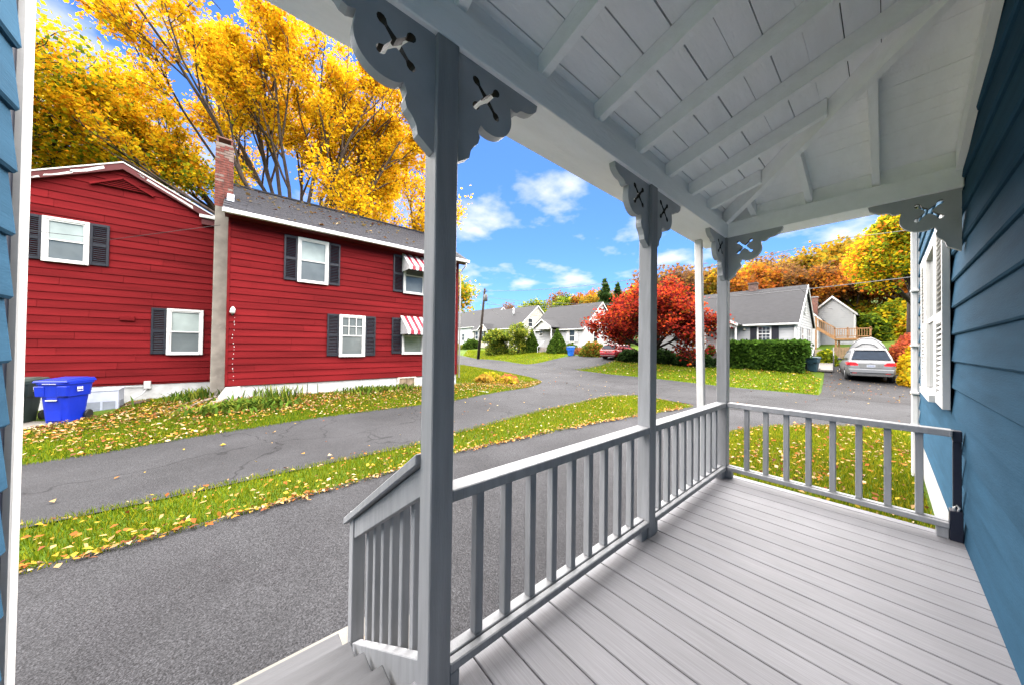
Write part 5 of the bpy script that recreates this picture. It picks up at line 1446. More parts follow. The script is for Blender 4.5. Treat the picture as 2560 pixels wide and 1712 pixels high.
plant('maple_tree', 'huge golden yellow maple with many dark limbs behind the red house roof', 'tree', (0, 0, 0), mb, lv)
# --- smaller yellow tree with bare fan of branches beyond the wing
rng = np.random.default_rng(5)
stems = [((-17.5, 6.2, 4.2), (math.cos(R(a)) * math.tan(t), math.sin(R(a)) * math.tan(t), 1), 5.2, .09) for a, t in ((90, .9), (60, .7), (120, .8), (30, .5), (150, .5), (200, .4), (250, .5), (280, .75), (80, .35), (270, .3), (100, 1.1))]
mb, lv = tree_mesh(rng, stems, 2, (7, 6), (.5, .7), (.5, .5), 15000, .11, [YEL, GLD, ORG_, AMB], (.5, .4, .12, .1), .22, .05, .1, keep=lambda c: c[:, 1] < 8.6, trunk=([(-17.5, 6.2, -.3), (-17.5, 6.2, 4.6)], [.3, .2]))
plant('yellow_tree', 'smaller yellow tree with fanned dark branches above the wing ridge', 'tree', (0, 0, 0), mb, lv)
# --- green and yellow tree at the left edge
rng = np.random.default_rng(9)
stems = [((-22, -8.0, 3.5), (math.cos(R(a)) * math.tan(t), math.sin(R(a)) * math.tan(t), 1), 7.5, .16) for a, t in ((0, .1), (60, .5), (110, .55), (160, .5), (215, .5), (270, .5), (320, .5), (30, .8), (85, .85))]
def cf2(c):
    w = np.zeros((len(c), 5)); h = np.clip((c[:, 2] - 5) / 8, 0, 1)
    w[:, 0] = .15 + .25 * h; w[:, 1] = .2 + .15 * h; w[:, 2] = .1; w[:, 3] = .35; w[:, 4] = .35 * (1 - h) + .06
    return w
mb, lv = tree_mesh(rng, stems, 2, (8, 8), (.55, .7), (.52, .55), 66000, .105, [YEL, GLD, ORG_, YGR, GRN_], None, .32, .05, .1, colfun=cf2, trunk=([(-22, -8, -.3), (-22, -8, 4.2)], [.45, .34]))
plant('mixed_tree', 'dense green and yellow tree rising left of the red gable', 'tree', (0, 0, 0), mb, lv)
# --- green-gold tree at the street end of the red house
rng = np.random.default_rng(14)
stems = [((-31.2, 12.6, 2.2), (math.cos(R(a)) * math.tan(t), math.sin(R(a)) * math.tan(t), 1), 6.6, .15) for a, t in ((0, .08), (45, .42), (90, .5), (140, .45), (190, .5), (240, .45), (290, .5), (330, .5), (350, .8), (20, .95))]
def cf3(c):
    w = np.zeros((len(c), 4)); h = np.clip((c[:, 2] - 3) / 7, 0, 1)
    w[:, 0] = .15; w[:, 1] = .08 + .5 * (1 - h) ** 2; w[:, 2] = .4; w[:, 3] = .5
    return w
mb, lv = tree_mesh(rng, stems, 2, (7, 5), (.55, .7), (.5, .5), 22000, .19, [GLD, ORG_, YGR, GRN_], None, .45, .04, .1, colfun=cf3, trunk=([(-31.2, 12.6, -.6), (-31.2, 12.6, 2.8)], [.35, .25]))
plant('street_tree', 'green and gold tree at the street corner of the red house', 'tree', (0, 0, 0), mb, lv)

# --- red japanese maple
rng = np.random.default_rng(33)
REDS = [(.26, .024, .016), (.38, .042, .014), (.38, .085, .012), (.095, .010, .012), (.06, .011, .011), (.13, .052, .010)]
stems = [((-11.9, 24.5, .95), (math.cos(R(a)) * math.tan(t), math.sin(R(a)) * math.tan(t), 1), 4.3, .10) for a, t in ((0, .5), (35, .6), (75, .5), (110, .6), (150, .65), (185, .7), (220, .65), (260, .65), (300, .6), (335, .7), (20, .22), (200, .25), (350, 1.05), (180, 1.05), (270, 1.05), (230, 1.05), (310, 1.05))]
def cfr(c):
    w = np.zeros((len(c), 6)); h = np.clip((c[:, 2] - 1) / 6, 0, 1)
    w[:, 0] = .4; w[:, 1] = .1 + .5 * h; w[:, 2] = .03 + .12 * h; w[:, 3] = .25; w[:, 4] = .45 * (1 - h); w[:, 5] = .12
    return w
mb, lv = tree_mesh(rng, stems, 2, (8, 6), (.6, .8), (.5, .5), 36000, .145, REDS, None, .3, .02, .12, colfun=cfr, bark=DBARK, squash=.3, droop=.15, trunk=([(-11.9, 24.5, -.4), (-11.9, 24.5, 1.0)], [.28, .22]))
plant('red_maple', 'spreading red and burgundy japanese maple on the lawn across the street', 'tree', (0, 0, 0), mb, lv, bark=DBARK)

# --- tall tree right of the driveway
rng = np.random.default_rng(41)
stems = [((1.5, 41, 5.0 + .6 * i % 2), (math.cos(R(a)) * math.tan(t), math.sin(R(a)) * math.tan(t), 1), 5.6, .2) for i, (a, t) in enumerate(((0, .1), (150, .45), (185, .5), (215, .5), (250, .7), (280, .6), (320, .6), (20, .5), (90, .4), (200, .75), (240, .95), (170, .7), (270, 1.0), (300, 1.0)))]
def cft(c):
    w = np.zeros((len(c), 5)); e = np.clip((1.0 - c[:, 0]) / 4.5, 0, 1); h = np.clip((c[:, 2] - 4) / 7, 0, 1)
    w[:, 0] = .16; w[:, 1] = .08 + .2 * (1 - h); w[:, 2] = .06 + 1.3 * e ** 2 * h; w[:, 3] = .45; w[:, 4] = .55 * (1 - e)
    return w
mb, lv = tree_mesh(rng, stems, 2, (7, 6), (.55, .7), (.48, .5), 42000, .165, [YEL, GLD, (.55, .14, .02), YGR, GRN_], None, .5, .02, .1, colfun=cft, bark=DBARK, keep=lambda c: c[:, 0] * 40 / c[:, 1] > np.where(c[:, 2] > 8.7, -2.7 + (c[:, 2] - 8.7) * .75, -2.7 + (8.7 - c[:, 2]) * .45), trunk=([(1.5, 41, .8), (1.5, 41, 6.0)], [.48, .4]))
# bare stems above the crown
for x, L in ((.6, 13.5), (1.3, 14), (2.0, 13)):
    mb.tube([(1.4, 41, 6), (x, 41, 10), (x - .1, 41, L)], [.16, .12, .03], 6)
plant('tall_maple', 'tall green and gold maple with dark trunk right of the driveway', 'tree', (0, 0, 0), mb, lv, bark=DBARK)

# --- wooded hill: prototypes copied over the slope
rng = np.random.default_rng(50)
def hill_proto(kind):
    pal = {'gold': ([(.30, .19, .012), (.28, .14, .012), (.15, .145, .02), (.20, .12, .02)], (.4, .3, .25, .2)), 'orange': ([(.28, .095, .012), (.25, .065, .014), (.26, .125, .012), (.15, .06, .02)], (.4, .25, .2, .2)), 'rust': ([(.12, .056, .024), (.17, .08, .024), (.10, .058, .034), (.2, .115, .026)], (.4, .3, .2, .2)),
           'green': ([GRN_, DGN, YGR], (.5, .35, .2)), 'thin': ([(.2, .115, .018), (.14, .066, .024), (.24, .13, .018)], (.4, .3, .2))}[kind]
    nl = {'thin': 800, 'rust': 3000}.get(kind, 4600)
    st = [((0, 0, 3.4), (math.cos(R(a)) * math.tan(t), math.sin(R(a)) * math.tan(t), 1), 6.4, .17) for a, t in ((0, .05), (30, .4), (100, .45), (160, .5), (220, .4), (290, .5), (340, .6), (70, .75), (190, .8), (260, .75))]
    return tree_mesh(rng, st, 2, (6, 4), (.5, .7), (.5, .45), nl, {'thin': .36}.get(kind, .36), pal[0], pal[1], .5, .04, .1, trunk=([(0, 0, -.8), (0, 0, 4.2)], [.26, .18]), sides=5, minr=.03)
protos_h = {}
spots = []
r_ = random.Random(77)
kinds_r = ['gold', 'rust', 'thin', 'orange', 'rust', 'thin', 'gold', 'thin', 'orange']
ROWN = ('right behind the back house', 'on the foot of the hill above the shed', 'low on the wooded slope', 'halfway up the wooded slope', 'high on the wooded slope', 'on the crest of the wooded hill')
KN = {'gold': 'golden yellow tree', 'orange': 'orange tree', 'rust': 'rusty brown tree', 'thin': 'nearly bare amber tree', 'green': 'green broadleaf tree'}
for row, (yy, x0, x1, st_) in enumerate(((54, -9, 4, 2.6), (59, -10, 6, 3.0), (52, -24, -11, 4.2), (66, -30, 9, 4.0), (78, -42, 12, 4.6), (94, -54, 14, 5.4))):
    x = x0
    while x < x1:
        kd = r_.choice(kinds_r)
        spots.append((x + r_.uniform(-1.2, 1.2), yy + r_.uniform(-2., 2.), kd, r_.uniform(.6, .8) if row < 2 else r_.uniform(.8, 1.1), KN[kd] + ' ' + ROWN[row], 'hill trees: %s %s' % (kd, ROWN[row])))
        x += st_
LB = ['left of the spruces', 'behind the gap between the cottages', 'behind the cream cottage ridge', 'behind the cream cottage chimney vent', 'right of the utility pole top', 'behind the utility pole', 'left of the utility pole', 'behind the far house', 'behind the white cottage ridge', 'beyond the far house roof', 'well beyond the far house', 'beside the broad pine', 'towering over the white cottage', 'right of the broad pine', 'between the spruces and the hill', 'tall behind the cream cottage', 'far behind the cream cottage', 'at the far end of the street', 'last in the row down the street']
for li, (x, yy, kd, s) in enumerate(((-36, 52, 'gold', .85), (-40, 56, 'orange', .95), (-45, 54, 'green', .9), (-50, 58, 'rust', 1.0), (-56, 56, 'green', .75), (-61, 60, 'green', 1.0), (-66, 62, 'gold', .8), (-72, 62, 'rust', 1.0), (-34, 58, 'green', .8), (-79, 64, 'orange', .9), (-86, 66, 'gold', .9),
                       (-31, 62, 'green', 1.0), (-38, 66, 'rust', .95), (-28, 57, 'green', .95), (-25, 62, 'gold', .9), (-47, 68, 'green', .85), (-55, 70, 'gold', 1.0), (-95, 68, 'green', .95), (-106, 70, 'gold', 1.0))):
    spots.append((x, yy, kd, s, KN[kd] + ' ' + LB[li], 'autumn trees behind the cottages'))
for (x, yy, kd, s, lb, gp_) in spots:
    rz = r_.uniform(0, 6.28)
    if kd not in protos_h:
        mb, lv = hill_proto(kd)
        protos_h[kd] = plant('hill_tree', lb, 'tree', (x, yy, gz(x, yy)), mb, lv, group=gp_, scale=s, rz=rz)
    else:
        c = copy_tree(protos_h[kd]); tag(c, lb, None, gp_); c.location = (x, yy, gz(x, yy)); c.scale = (s,) * 3; c.rotation_euler = (0, 0, rz)

# --- spruces
def conifer(rng, H, rad, n, pal):
    z = H * (1 - np.sqrt(rng.random(n))) * .92 + H * .06; a = rng.random(n) * 6.283
    tier = .72 + .22 * np.cos(z * 6.28 / (H / 7) + a) + .2 * np.sin(a * 3 + z); r = rad * (1 - z / H) ** .85 * tier * np.sqrt(rng.random(n)) + .03
    C = np.stack([r * np.cos(a), r * np.sin(a), z - r * .25], 1)
    mb = MB(); mb.tube([(0, 0, -.5), (0, 0, H * .96)], [.2, .03], 7)
    return mb, leaf_cloud(rng, C, H * .035, pal, (.5, .3, .2), .4, .3)
PINE = [(.035, .07, .018), (.022, .046, .014), (.06, .095, .022)]
for i, (x, yy, H, rd, lb) in enumerate(((-30.3, 46, 11.6, 3.6, 'tallest dark spruce behind the cottage roof'), (-28.6, 47, 10.8, 3.0, 'narrow spruce beside the taller one behind the red maple'), (-38.3, 50, 8.8, 2.8, 'broad dark pine left of the spruces behind the cottage'))):
    mb, lv = conifer(rng, H, rd, 5200, PINE); plant('spruce_tree', lb, 'tree', (x, yy, gz(x, yy)), mb, lv)

# --- shrubs
def shell(rng, n, rx, ry, rz, shape='ell', inner=.72):
    d = rng.normal(size=(n, 3)); d /= np.linalg.norm(d, axis=1)[:, None]
    d[:, 2] = np.abs(d[:, 2]) * np.where(rng.random(n) < .85, 1, -.3)
    k = rng.uniform(inner, 1.04, n)[:, None] * (1 + .08 * np.sin(d[:, :1] * 9) * np.sin(d[:, 1:2] * 8 + 1))
    C = d * k * np.array([rx, ry, rz])
    if shape == 'cone':
        h = np.clip(C[:, 2] / rz, 0, 1); f = (1 - h ** 1.6 * .75); C[:, 0] *= f; C[:, 1] *= f
    return C
def core_ell(rx, ry, rz, cone=False):
    mb = MB(); n, m = 10, 6; vs = []; fs = []
    for j in range(m + 1):
        t = math.pi / 2 * j / m
        f = (1 - math.sin(t) ** 1.6 * .75) if cone else 1
        for i in range(n): a = 2 * math.pi * i / n; vs.append((rx * math.cos(t) * f * math.cos(a), ry * math.cos(t) * f * math.sin(a), rz * math.sin(t)))
    for j in range(m):
        for i in range(n): fs.append((j * n + i, j * n + (i + 1) % n, (j + 1) * n + (i + 1) % n, (j + 1) * n + i))
    return mb.add(vs, fs, True)
TWIG = mat('dark_twigs', (.016, .022, .008), rough=.95, var=.3, scale=9)
def bush(name, label, x, y, rx, ry, rz, pal, w, n=2600, ls=.16, shape='ell', group=None, z=None):
    t = thing(name, (0, 0, 0), label, 'shrub', group)
    core_ell(rx * .74, ry * .74, rz * .76, shape == 'cone').build('twigs', TWIG, t)
    V, F, col = leaf_cloud(rng, shell(rng, n, rx, ry, rz, shape), ls, pal, w, .6, .3)
    np_mesh('foliage', V, F, LEAF, t, col=col)
    t.location = (x, y, (gz(x, y) if z is None else z) - .03)
    return t
ARB = [(.045, .09, .012), (.075, .125, .016), (.026, .05, .010)]
bush('cone_shrub', 'cone-shaped evergreen left of the cottage steps', -29.7, 28.6, 1.05, 1.0, 2.75, ARB, (.5, .3, .2), 5200, .17, 'cone')
bush('cone_shrub', 'wider cone-shaped evergreen right of the cottage door', -25.6, 28.9, 1.35, 1.2, 2.7, ARB, (.5, .3, .2), 6500, .17, 'cone')
bush('low_shrub', 'low dark shrub between the forsythia and the cone evergreen', -31.4, 29, .9, .8, 1.3, ARB, (.4, .2, .4), 2400, .16)
bush('low_shrub', 'low green shrub by the corner downspout of the cottage', -23.6, 29.0, .95, .8, 1.15, ARB + [(.2, .1, .02)], (.4, .3, .2, .1), 2400, .15)
bush('low_shrub', 'bronze and green shrub beside the dark red car', -19.6, 27.6, 1.5, 1.1, 1.45, [(.09, .12, .015), (.2, .13, .02), (.05, .08, .012), (.28, .09, .02)], (.4, .25, .2, .15), 3200, .16)
bush('low_shrub', 'rusty low shrub at the cottage corner near the blue bin', -22.4, 28.9, .9, .6, .75, [(.26, .09, .05), (.2, .1, .05), (.12, .1, .03)], (.5, .3, .2), 1500, .13)
bush('round_shrub', 'round clipped dark green shrub in front of the cream cottage', -46.5, 30.3, 1.6, 1.5, 1.7, ARB, (.4, .2, .4), 3600, .18)
bush('round_shrub', 'small pale yellow-green mound beside the round dark shrub', -48.6, 29.6, .8, .7, .8, [(.22, .22, .03), (.14, .18, .02)], (.5, .5), 1200, .14)
bush('round_shrub', 'tall loose yellow-green shrub by the corner of the far house', -55, 31, 1.7, 1.5, 3.0, [YGR, GRN_, (.3, .22, .03)], (.4, .35, .2), 3000, .22)
# forsythia: arching canes
def arching(name, label, x, y, n, H, spread, pal, w, nl, ls):
    mb = MB(); tips = []
    for i in range(n):
        a = rng.random() * 6.283; k = rng.uniform(.25, 1); h = H * rng.uniform(.7, 1.05) * (1 - .35 * k)
        pts = [np.array([.15 * math.cos(a), .15 * math.sin(a), 0])]
        for t in (.3, .6, .85, 1.0): pts.append(np.array([spread * k * t ** 1.4 * math.cos(a), spread * k * t ** 1.4 * math.sin(a), h * math.sin(t * 1.75)]))
        mb.tube([Vector(p) for p in pts], [.02, .016, .012, .008, .004], 4, False); tips.append(np.array(pts[1:]))
    T = np.concatenate(tips); i0 = rng.integers(0, len(T) - 1, nl); f = rng.random((nl, 1)); i1 = np.where(i0 % 4 == 3, i0, i0 + 1)
    C = T[i0] * (1 - f) + T[i1] * f + rng.normal(size=(nl, 3)) * .16
    C = np.concatenate([C, shell(rng, nl // 2, spread * .75, spread * .7, H * .55)])
    return plant(name, label, 'shrub', (x, y, gz(x, y)), mb, leaf_cloud(rng, C, ls, pal, w, .8, .3))
FOR = [(.12, .16, .02), (.055, .09, .014), (.26, .26, .03), (.02, .04, .01)]
arching('forsythia', 'large arching yellow-green forsythia between the cream cottage and the white cottage', -34.6, 26.8, 90, 3.4, 2.3, FOR, (.35, .3, .25, .2), 5200, .18)
arching('forsythia', 'taller airy forsythia right of the large arching one', -30.9, 27.4, 60, 4.2, 1.9, FOR, (.4, .25, .3, .1), 2600, .17)
# dark rhododendron bed under the red maple
for i, (x, y, a, b, h, lb) in enumerate(((-9.6, 26.4, 1.6, .9, 1.25, 'dark evergreen shrub beside the front steps of the cape house'), (-12.2, 26.6, 1.7, .9, 1.2, 'dark evergreen shrub under the middle of the red maple'), (-14.6, 26.2, 1.4, .9, 1.05, 'dark evergreen shrub at the left skirt of the red maple'))):
    bush('evergreen_shrub', lb, x, y, a, b, h, [(.02, .042, .012), (.03, .06, .014), (.012, .024, .008)], (.5, .25, .25), 2600, .15)
# clipped hedge
hg = thing('clipped_hedge', (0, 0, 0), 'long clipped dark green hedge in front of the cape house', 'hedge')
hx0, hx1, hy0, hy1, hz = -7.3, -3.25, 26.3, 27.7, 1.78
MB().box(hx0 + .12, hy0 + .12, -.2, hx1 - .12, hy1 - .12, hz - .12).build('twigs', TWIG, hg)
n = 12000; u = rng.random((n, 3)); side = rng.random(n)
C = np.stack([hx0 + (hx1 - hx0) * u[:, 0], hy0 + (hy1 - hy0) * u[:, 1], -.1 + (hz + .1) * u[:, 2]], 1)
C[side < .55, 1] = hy0 + .08 * rng.normal(size=(side < .55).sum()); k = (side >= .55) & (side < .8); C[k, 2] = hz + .06 * rng.normal(size=k.sum()); k = side >= .8; C[k, 0] = np.where(u[k, 2] < .5, hx0, hx1) + .08 * rng.normal(size=k.sum())
bulge = .12 * np.sin(C[:, 0] * 2.1) * np.sin(C[:, 2] * 2.5); C[:, 1] -= bulge
V, F, col = leaf_cloud(rng, C, .13, [(.034, .076, .011), (.054, .108, .014), (.018, .04, .008)], (.5, .35, .15), .7, .3)
np_mesh('foliage', V, F, LEAF, hg, col=col)
# shrub border right of the driveway, red above yellow
for i, (x, y, a, b, h, pal, lb) in enumerate(((1.25, 26.6, .85, 1.5, 1.15, [(.4, .28, .01), (.36, .2, .01), (.2, .2, .015)], 'yellow shrub at the driveway edge beside the silver car'), (1.5, 29.5, 1.1, 1.6, 1.7, [(.42, .28, .01), (.26, .22, .015), (.38, .2, .01)], 'larger yellow shrub behind the first along the driveway edge'),
        (1.5, 32.5, 1.5, 1.6, 2.1, [(.32, .06, .03), (.24, .06, .03), (.4, .12, .03)], 'rust red shrub mass beyond the yellow driveway shrubs'), (3.2, 36, 2.0, 1.8, 2.3, [(.45, .12, .02), (.36, .07, .03), GLD], 'orange shrub farthest along the driveway border'), (-2.75, 31.5, .6, .6, 1.1, [GRN_, YGR], 'green bush behind the ramp rail at the cape house wall'))):
    bush('border_shrub', lb, x, y, a, b, h, pal, (.5, .3, .2)[:len(pal)], 3200, .16)
bush('pot_plant', 'red-leaved plant standing on the cape house front step', -8.9, 28.0, .35, .35, .7, [(.4, .02, .04), GRN_, DGN], (.4, .3, .3), 400, .14, z=.94)
for i, (x, y, a, b, h, pal, lb) in enumerate(((-1.2, 47.5, 1.6, 1.4, 2.6, [GRN_, DGN, YGR], 'green undergrowth right of the back house wall'), (.6, 53.5, 2.2, 1.8, 3.4, [GRN_, YGR, AMB], 'green and amber undergrowth behind the shed'), (2.8, 50, 2.2, 1.8, 3.2, [YGR, GLD, (.4, .16, .02)], 'yellow undergrowth beside the tall maple trunk'),
        (-2.4, 56, 2.4, 1.8, 4.0, [(.34, .2, .02), YGR, GRN_], 'gold undergrowth up the slope over the back house'), (4.5, 57, 2.8, 2, 4.2, [(.45, .16, .02), (.36, .1, .02), GLD], 'orange undergrowth up the slope by the tall maple'), (1.5, 60, 2.8, 2, 4.5, [(.3, .2, .02), GRN_, (.36, .12, .02)], 'mixed undergrowth high behind the shed'), (-5.5, 58, 2.6, 2, 3.8, [(.36, .14, .02), AMB, YGR], 'orange undergrowth high behind the back house roof'))):
    bush('undergrowth', lb, x, y, a, b, h, pal, (.5, .3, .2), 3000, .26)
# ornamental grass mounds at the street corner of the red house
for i, (x, y, s, pal, lb) in enumerate(((-12.6, 9.0, .42, [(.36, .2, .03), (.3, .24, .04)], 'tan ornamental mound nearest the red house street corner'), (-13.4, 9.9, .5, [YGR, (.3, .2, .03)], 'yellow-green ornamental mound behind the tan one'), (-13.0, 10.8, .45, [(.32, .1, .05), (.3, .16, .05)], 'rusty ornamental mound in the leafy corner bed'), (-12.3, 10.2, .4, [(.38, .22, .04), YGR], 'straw-coloured ornamental mound at the tip of the corner bed'))):
    bush('ornamental_mound', lb, x, y, s * 1.2, s * 1.2, s, pal, (.6, .4), 900, .11)
# weeds at the foundation of the wing
def tuft(x, y, n, H, label, pal, wdt=.02, lean=.5):
    a = rng.random(n) * 6.283; r = rng.random(n) ** .7; h = H * rng.uniform(.5, 1.1, n)
    bx = x + rng.normal(size=n) * .22; by = y + rng.normal(size=n) * .35; z0 = gz_arr(bx, by)
    dx_, dy_ = np.cos(a) * h * lean * r, np.sin(a) * h * lean * r
    px, py = -np.sin(a) * wdt, np.cos(a) * wdt
    A = np.stack([bx - px, by - py, z0], 1); B = np.stack([bx + px, by + py, z0], 1); M1 = np.stack([bx + px + dx_ * .4, by + py + dy_ * .4, z0 + h * .7], 1); M2 = np.stack([bx - px + dx_ * .4, by - py + dy_ * .4, z0 + h * .7], 1); T = np.stack([bx + dx_, by + dy_, z0 + h], 1)
    V = np.stack([A, B, M1, M2, T], 1).reshape(-1, 3); i = np.arange(n) * 5
    Fq = np.concatenate([np.stack([i, i + 1, i + 2], 1), np.stack([i, i + 2, i + 3], 1), np.stack([i + 3, i + 2, i + 4], 1)])
    col = np.repeat(np.array(pal)[rng.integers(0, len(pal), n)] * rng.uniform(.7, 1.3, (n, 1)), 5, 0)
    o = np_mesh('weed_clump', V, Fq, GRASSM, None, col=col); tag(o, label, 'plant', kind='stuff'); return o
WG = [(.07, .12, .015), (.045, .085, .012), (.13, .15, .02)]
tuft(-11.75, .8, 170, .42, 'tall spiky weed clump against the white foundation of the wing', WG, .012, .7)
tuft(-11.0, .35, 420, .22, 'broad green weed patch on the leafy bank', WG, .03, 1.2)
tuft(-11.2, -.25, 320, .2, 'smaller green weed patch near the plank end', WG, .03, 1.2)
tuft(-13.0, -.9, 350, .3, 'weeds sprouting at the foot of the stucco chimney shaft', WG, .02, .9)
tuft(-11.75, 3.3, 300, .22, 'low weeds below the first-floor shuttered window', WG, .02, .9)
tuft(-11.8, 4.4, 260, .2, 'low weeds beside the basement window', WG, .02, .9)

# ================================================================ grass and fallen leaves
def scatter(rng, poly, n, excl=()):
    P = np.array(poly); out = []
    while sum(map(len, out)) < n:
        q = rng.uniform(P.min(0), P.max(0), (n * 2, 2)); k = in_poly(q[:, 0], q[:, 1], poly)
        for e in excl: k &= ~in_poly(q[:, 0], q[:, 1], e)
        out.append(q[k])
    return np.concatenate(out)[:n]
RED_NEAR = RED_EDGE[:37] + [(-13.5, 12.5), (-12.08, 9), (-12.08, -.3), (-13.96, -.8), (-13.96, -2.4), (-12.4, -2.4), (-11.6, -3.5), (-11.6, -5.5), (-8.65, -5.5)]
RL_NEAR = [p for p in RIGHT_EDGE if p[0] < 3] + [(3, 12.5), (.34, 12), (.34, 4.2)]
STRIP_NEAR = [p for p in STRIP if p[1] > -5]
STRIP_NEAR = STRIP
FARLAWN_A = [(-1.9, 19.0), (-6, 19.3), (-11, 20.0), (-16.4, 20.6), (-15.8, 23.5), (-16, 27), (-12, 28.5), (-3.3, 28), (-2.4, 25)]
FARLAWN_B = [(-23, 21.7), (-30, 22.6), (-38, 23.4), (-44, 28), (-34, 29), (-24, 29), (-22.2, 26), (-22.6, 23.4)]
def blades(rng, poly, n, H, W, pal, w, name, label, lean=.5):
    q = scatter(rng, poly, n); z = gz_arr(q[:, 0], q[:, 1]); a = rng.random(n) * 6.283; h = H * rng.uniform(.5, 1.2, n); l = h * lean * rng.random(n) * 1.3; b = rng.random(n) * 6.283
    px, py = np.cos(a) * W, np.sin(a) * W
    A = np.stack([q[:, 0] - px, q[:, 1] - py, z], 1); B = np.stack([q[:, 0] + px, q[:, 1] + py, z], 1); T = np.stack([q[:, 0] + np.cos(b) * l, q[:, 1] + np.sin(b) * l, z + h], 1)
    V = np.stack([A, B, T], 1).reshape(-1, 3); F = np.arange(3 * n).reshape(n, 3)
    pn = .5 + .5 * np.sin(q[:, 0] * 1.3 + 2 * np.sin(q[:, 1] * .7)) * np.sin(q[:, 1] * 1.1 + q[:, 0] * .4)
    k = rng.choice(len(pal), n, p=np.array(w) / sum(w)); c = np.array(pal)[k] * (rng.uniform(.65, 1.25, n) * (.85 + .3 * pn))[:, None]
    o = np_mesh(name, V, F, GRASSM, None, col=np.repeat(c, 3, 0)); return tag(o, label, 'grass', kind='stuff')
GP = [(.086, .132, .006), (.15, .175, .009), (.046, .082, .005), (.24, .205, .014)]
rng = np.random.default_rng(61)
blades(rng, STRIP_NEAR, 60000, .075, .006, GP, (.4, .35, .15, .12), 'grass', 'bright green grass strip between the two driveways')
blades(rng, RED_NEAR, 90000, .07, .007, GP, (.4, .25, .3, .08), 'grass', 'leaf-strewn green grass bank in front of the red house')
blades(rng, RL_NEAR, 42000, .08, .007, GP, (.3, .35, .12, .25), 'grass', 'yellowing grass beyond the end railing of the porch')
GPF = [tuple(min(c * 1.3, .9) for c in g) for g in GP]  # sunlight on the far lawns put into the colour as a brighter palette
blades(rng, FARLAWN_A, 45000, .09, .014, GPF, (.5, .3, .3, .03), 'grass', 'green front lawn of the cape house across the street')
blades(rng, FARLAWN_B, 30000, .10, .02, GPF, (.4, .5, .1, .1), 'grass', 'green front lawn of the cottages across the street')

CORNER_LAWN = [p for p in RED_EDGE if -27 < p[0] < -12.2] + [(-27, 7.4), (-12.2, 7.4)]
blades(rng, CORNER_LAWN, 34000, .09, .014, GP, (.35, .4, .15, .2), 'grass', 'leafy lawn wrapping the street corner of the red house')
LP = [(.52, .34, .15), (.50, .22, .05), (.40, .13, .04), (.70, .54, .33), (.28, .10, .05), (.52, .36, .05), (.20, .09, .05)]
def fallen(rng, pts, z, size, label, w=(.34, .22, .13, .13, .12, .15, .1), name='fallen_leaves', nrm=None, up=.015):
    n = len(pts); C = np.stack([pts[:, 0], pts[:, 1], z + up + rng.random(n) * .03], 1)
    d = rng.normal(size=(n, 3)); d[:, 2] *= .28; d /= np.linalg.norm(d, axis=1)[:, None]
    e = np.cross(d, np.array([0, 0, 1.0])) + rng.normal(size=(n, 3)) * .22; e /= np.linalg.norm(e, axis=1)[:, None]
    s = size * rng.uniform(.45, 1.5, n)[:, None]; up_ = np.array([0, 0, 1.0]) * s * rng.uniform(.05, .5, (n, 1))
    a = C - d * s * .6; c = C + d * s * .6 + up_ * .4; b = C + e * s * .42 + up_; f = C - e * s * .42 + up_ * .7
    V = np.stack([a, b, c, f], 1).reshape(-1, 3); i = np.arange(n) * 4
    F = np.concatenate([np.stack([i, i + 1, i + 2], 1), np.stack([i, i + 2, i + 3], 1)])
    k = rng.choice(len(LP), n, p=np.array(w) / sum(w)); col = np.repeat(np.array(LP)[k] * rng.uniform(.75, 1.2, (n, 1)), 4, 0)
    o = np_mesh(name, V, F, FALL, None, col=col * .50); return tag(o, label, 'leaves', kind='stuff')
q = scatter(rng, RED_NEAR, 20000)
dens = np.exp(-((q[:, 0] + 11.6) / 1.2) ** 2) * .55 + .16 + .22 * np.sin(q[:, 0] * 2.2) * np.sin(q[:, 1] * 1.4) + .12 * np.sin(q[:, 0] * 5 + q[:, 1] * 3.1)
q = q[rng.random(len(q)) < dens * np.where(q[:, 1] > 4, .7, 1)]
fallen(rng, q, gz_arr(q[:, 0], q[:, 1]) + .03, .052, 'tan and orange fallen leaves on the bank before the red house')
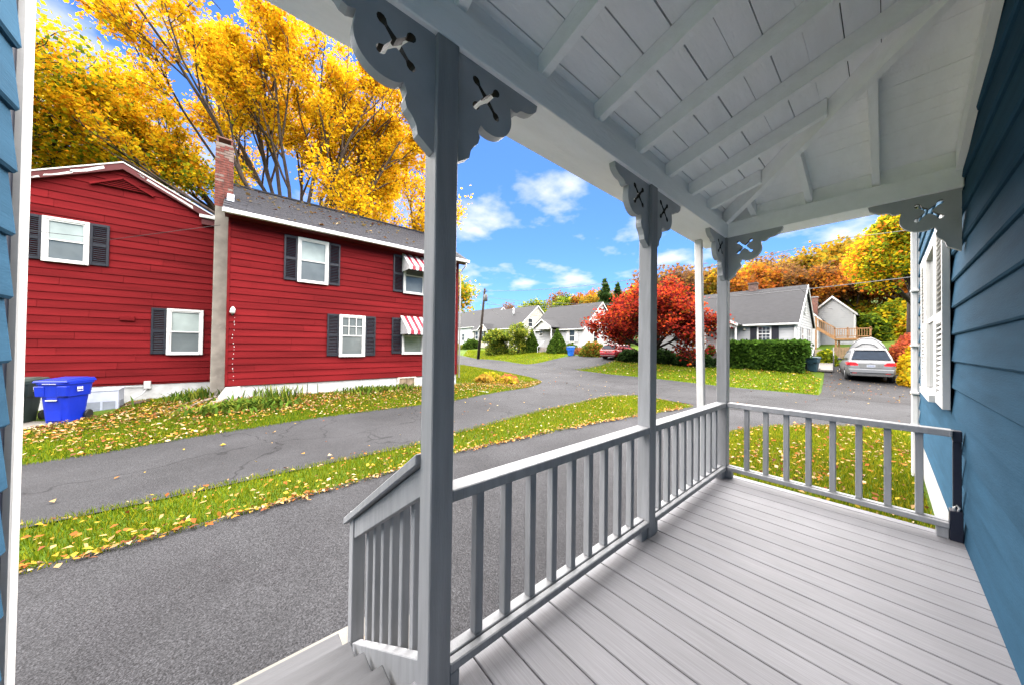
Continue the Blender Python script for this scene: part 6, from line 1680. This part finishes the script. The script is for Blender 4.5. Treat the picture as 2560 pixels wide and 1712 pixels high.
q = scatter(rng, STRIP_NEAR, 6200); dist = np.abs(q[:, 0] - np.interp(q[:, 1], [p[1] for p in STRIP_LO], [p[0] for p in STRIP_LO]))
q = q[rng.random(len(q)) < np.clip(.7 * np.exp(-dist / .25) + .16, 0, 1)]
fallen(rng, q, gz_arr(q[:, 0], q[:, 1]) + .04, .044, 'fallen leaves along the edge of the grass strip', (.3, .28, .1, .12, .08, .28, .06))
e = np.array(STRIP_LO); yy = rng.uniform(-4, 11, 2200); yy = yy[rng.random(2200) < .5 + .45 * np.sin(yy * 3.1) * np.sin(yy * 1.3 + 1)]; q = np.stack([np.interp(yy, e[:, 1], e[:, 0]) - .04 + np.abs(rng.normal(size=len(yy))) * .06, yy], 1)
fallen(rng, q, gz_arr(q[:, 0], q[:, 1]) + .02, .044, 'row of fallen leaves caught along the near driveway edge')
q = scatter(rng, RL_NEAR, 2600); k = np.sin(q[:, 0] * 2 + 1) * np.sin(q[:, 1] * 1.5); q = q[rng.random(len(q)) < .45 + .4 * k]
fallen(rng, q, gz_arr(q[:, 0], q[:, 1]) + .035, .05, 'brown and yellow fallen leaves on the grass beyond the porch end')
q = np.concatenate([scatter(rng, DRIVE2, 130), scatter(rng, DRIVE1, 30), scatter(rng, STREETP, 420), scatter(rng, DRIVE_A, 260)])
fallen(rng, q, gz_arr(q[:, 0], q[:, 1]) + .02, .06, 'single fallen leaves scattered over the asphalt')
q = np.concatenate([scatter(rng, FARLAWN_A, 1200), scatter(rng, FARLAWN_B, 300)])
fallen(rng, q, gz_arr(q[:, 0], q[:, 1]) + .05, .10, 'yellow fallen leaves on the lawns across the street', (.3, .2, .05, .2, .05, .5, .02))
# leaves on the red wing roof
n = 130; t = rng.random(n) ** .8 * .97; yy = rng.uniform(ra + .1, rb - .6, n) * .8; xx = EVX + (RGX - EVX) * t
fallen(rng, np.stack([xx, yy], 1), EVZ + (RGZ - EVZ) * t + .012, .10, 'fallen leaves lying on the dark shingles of the red wing roof', (.4, .15, .1, .35, .1, .1, .02), up=.01)
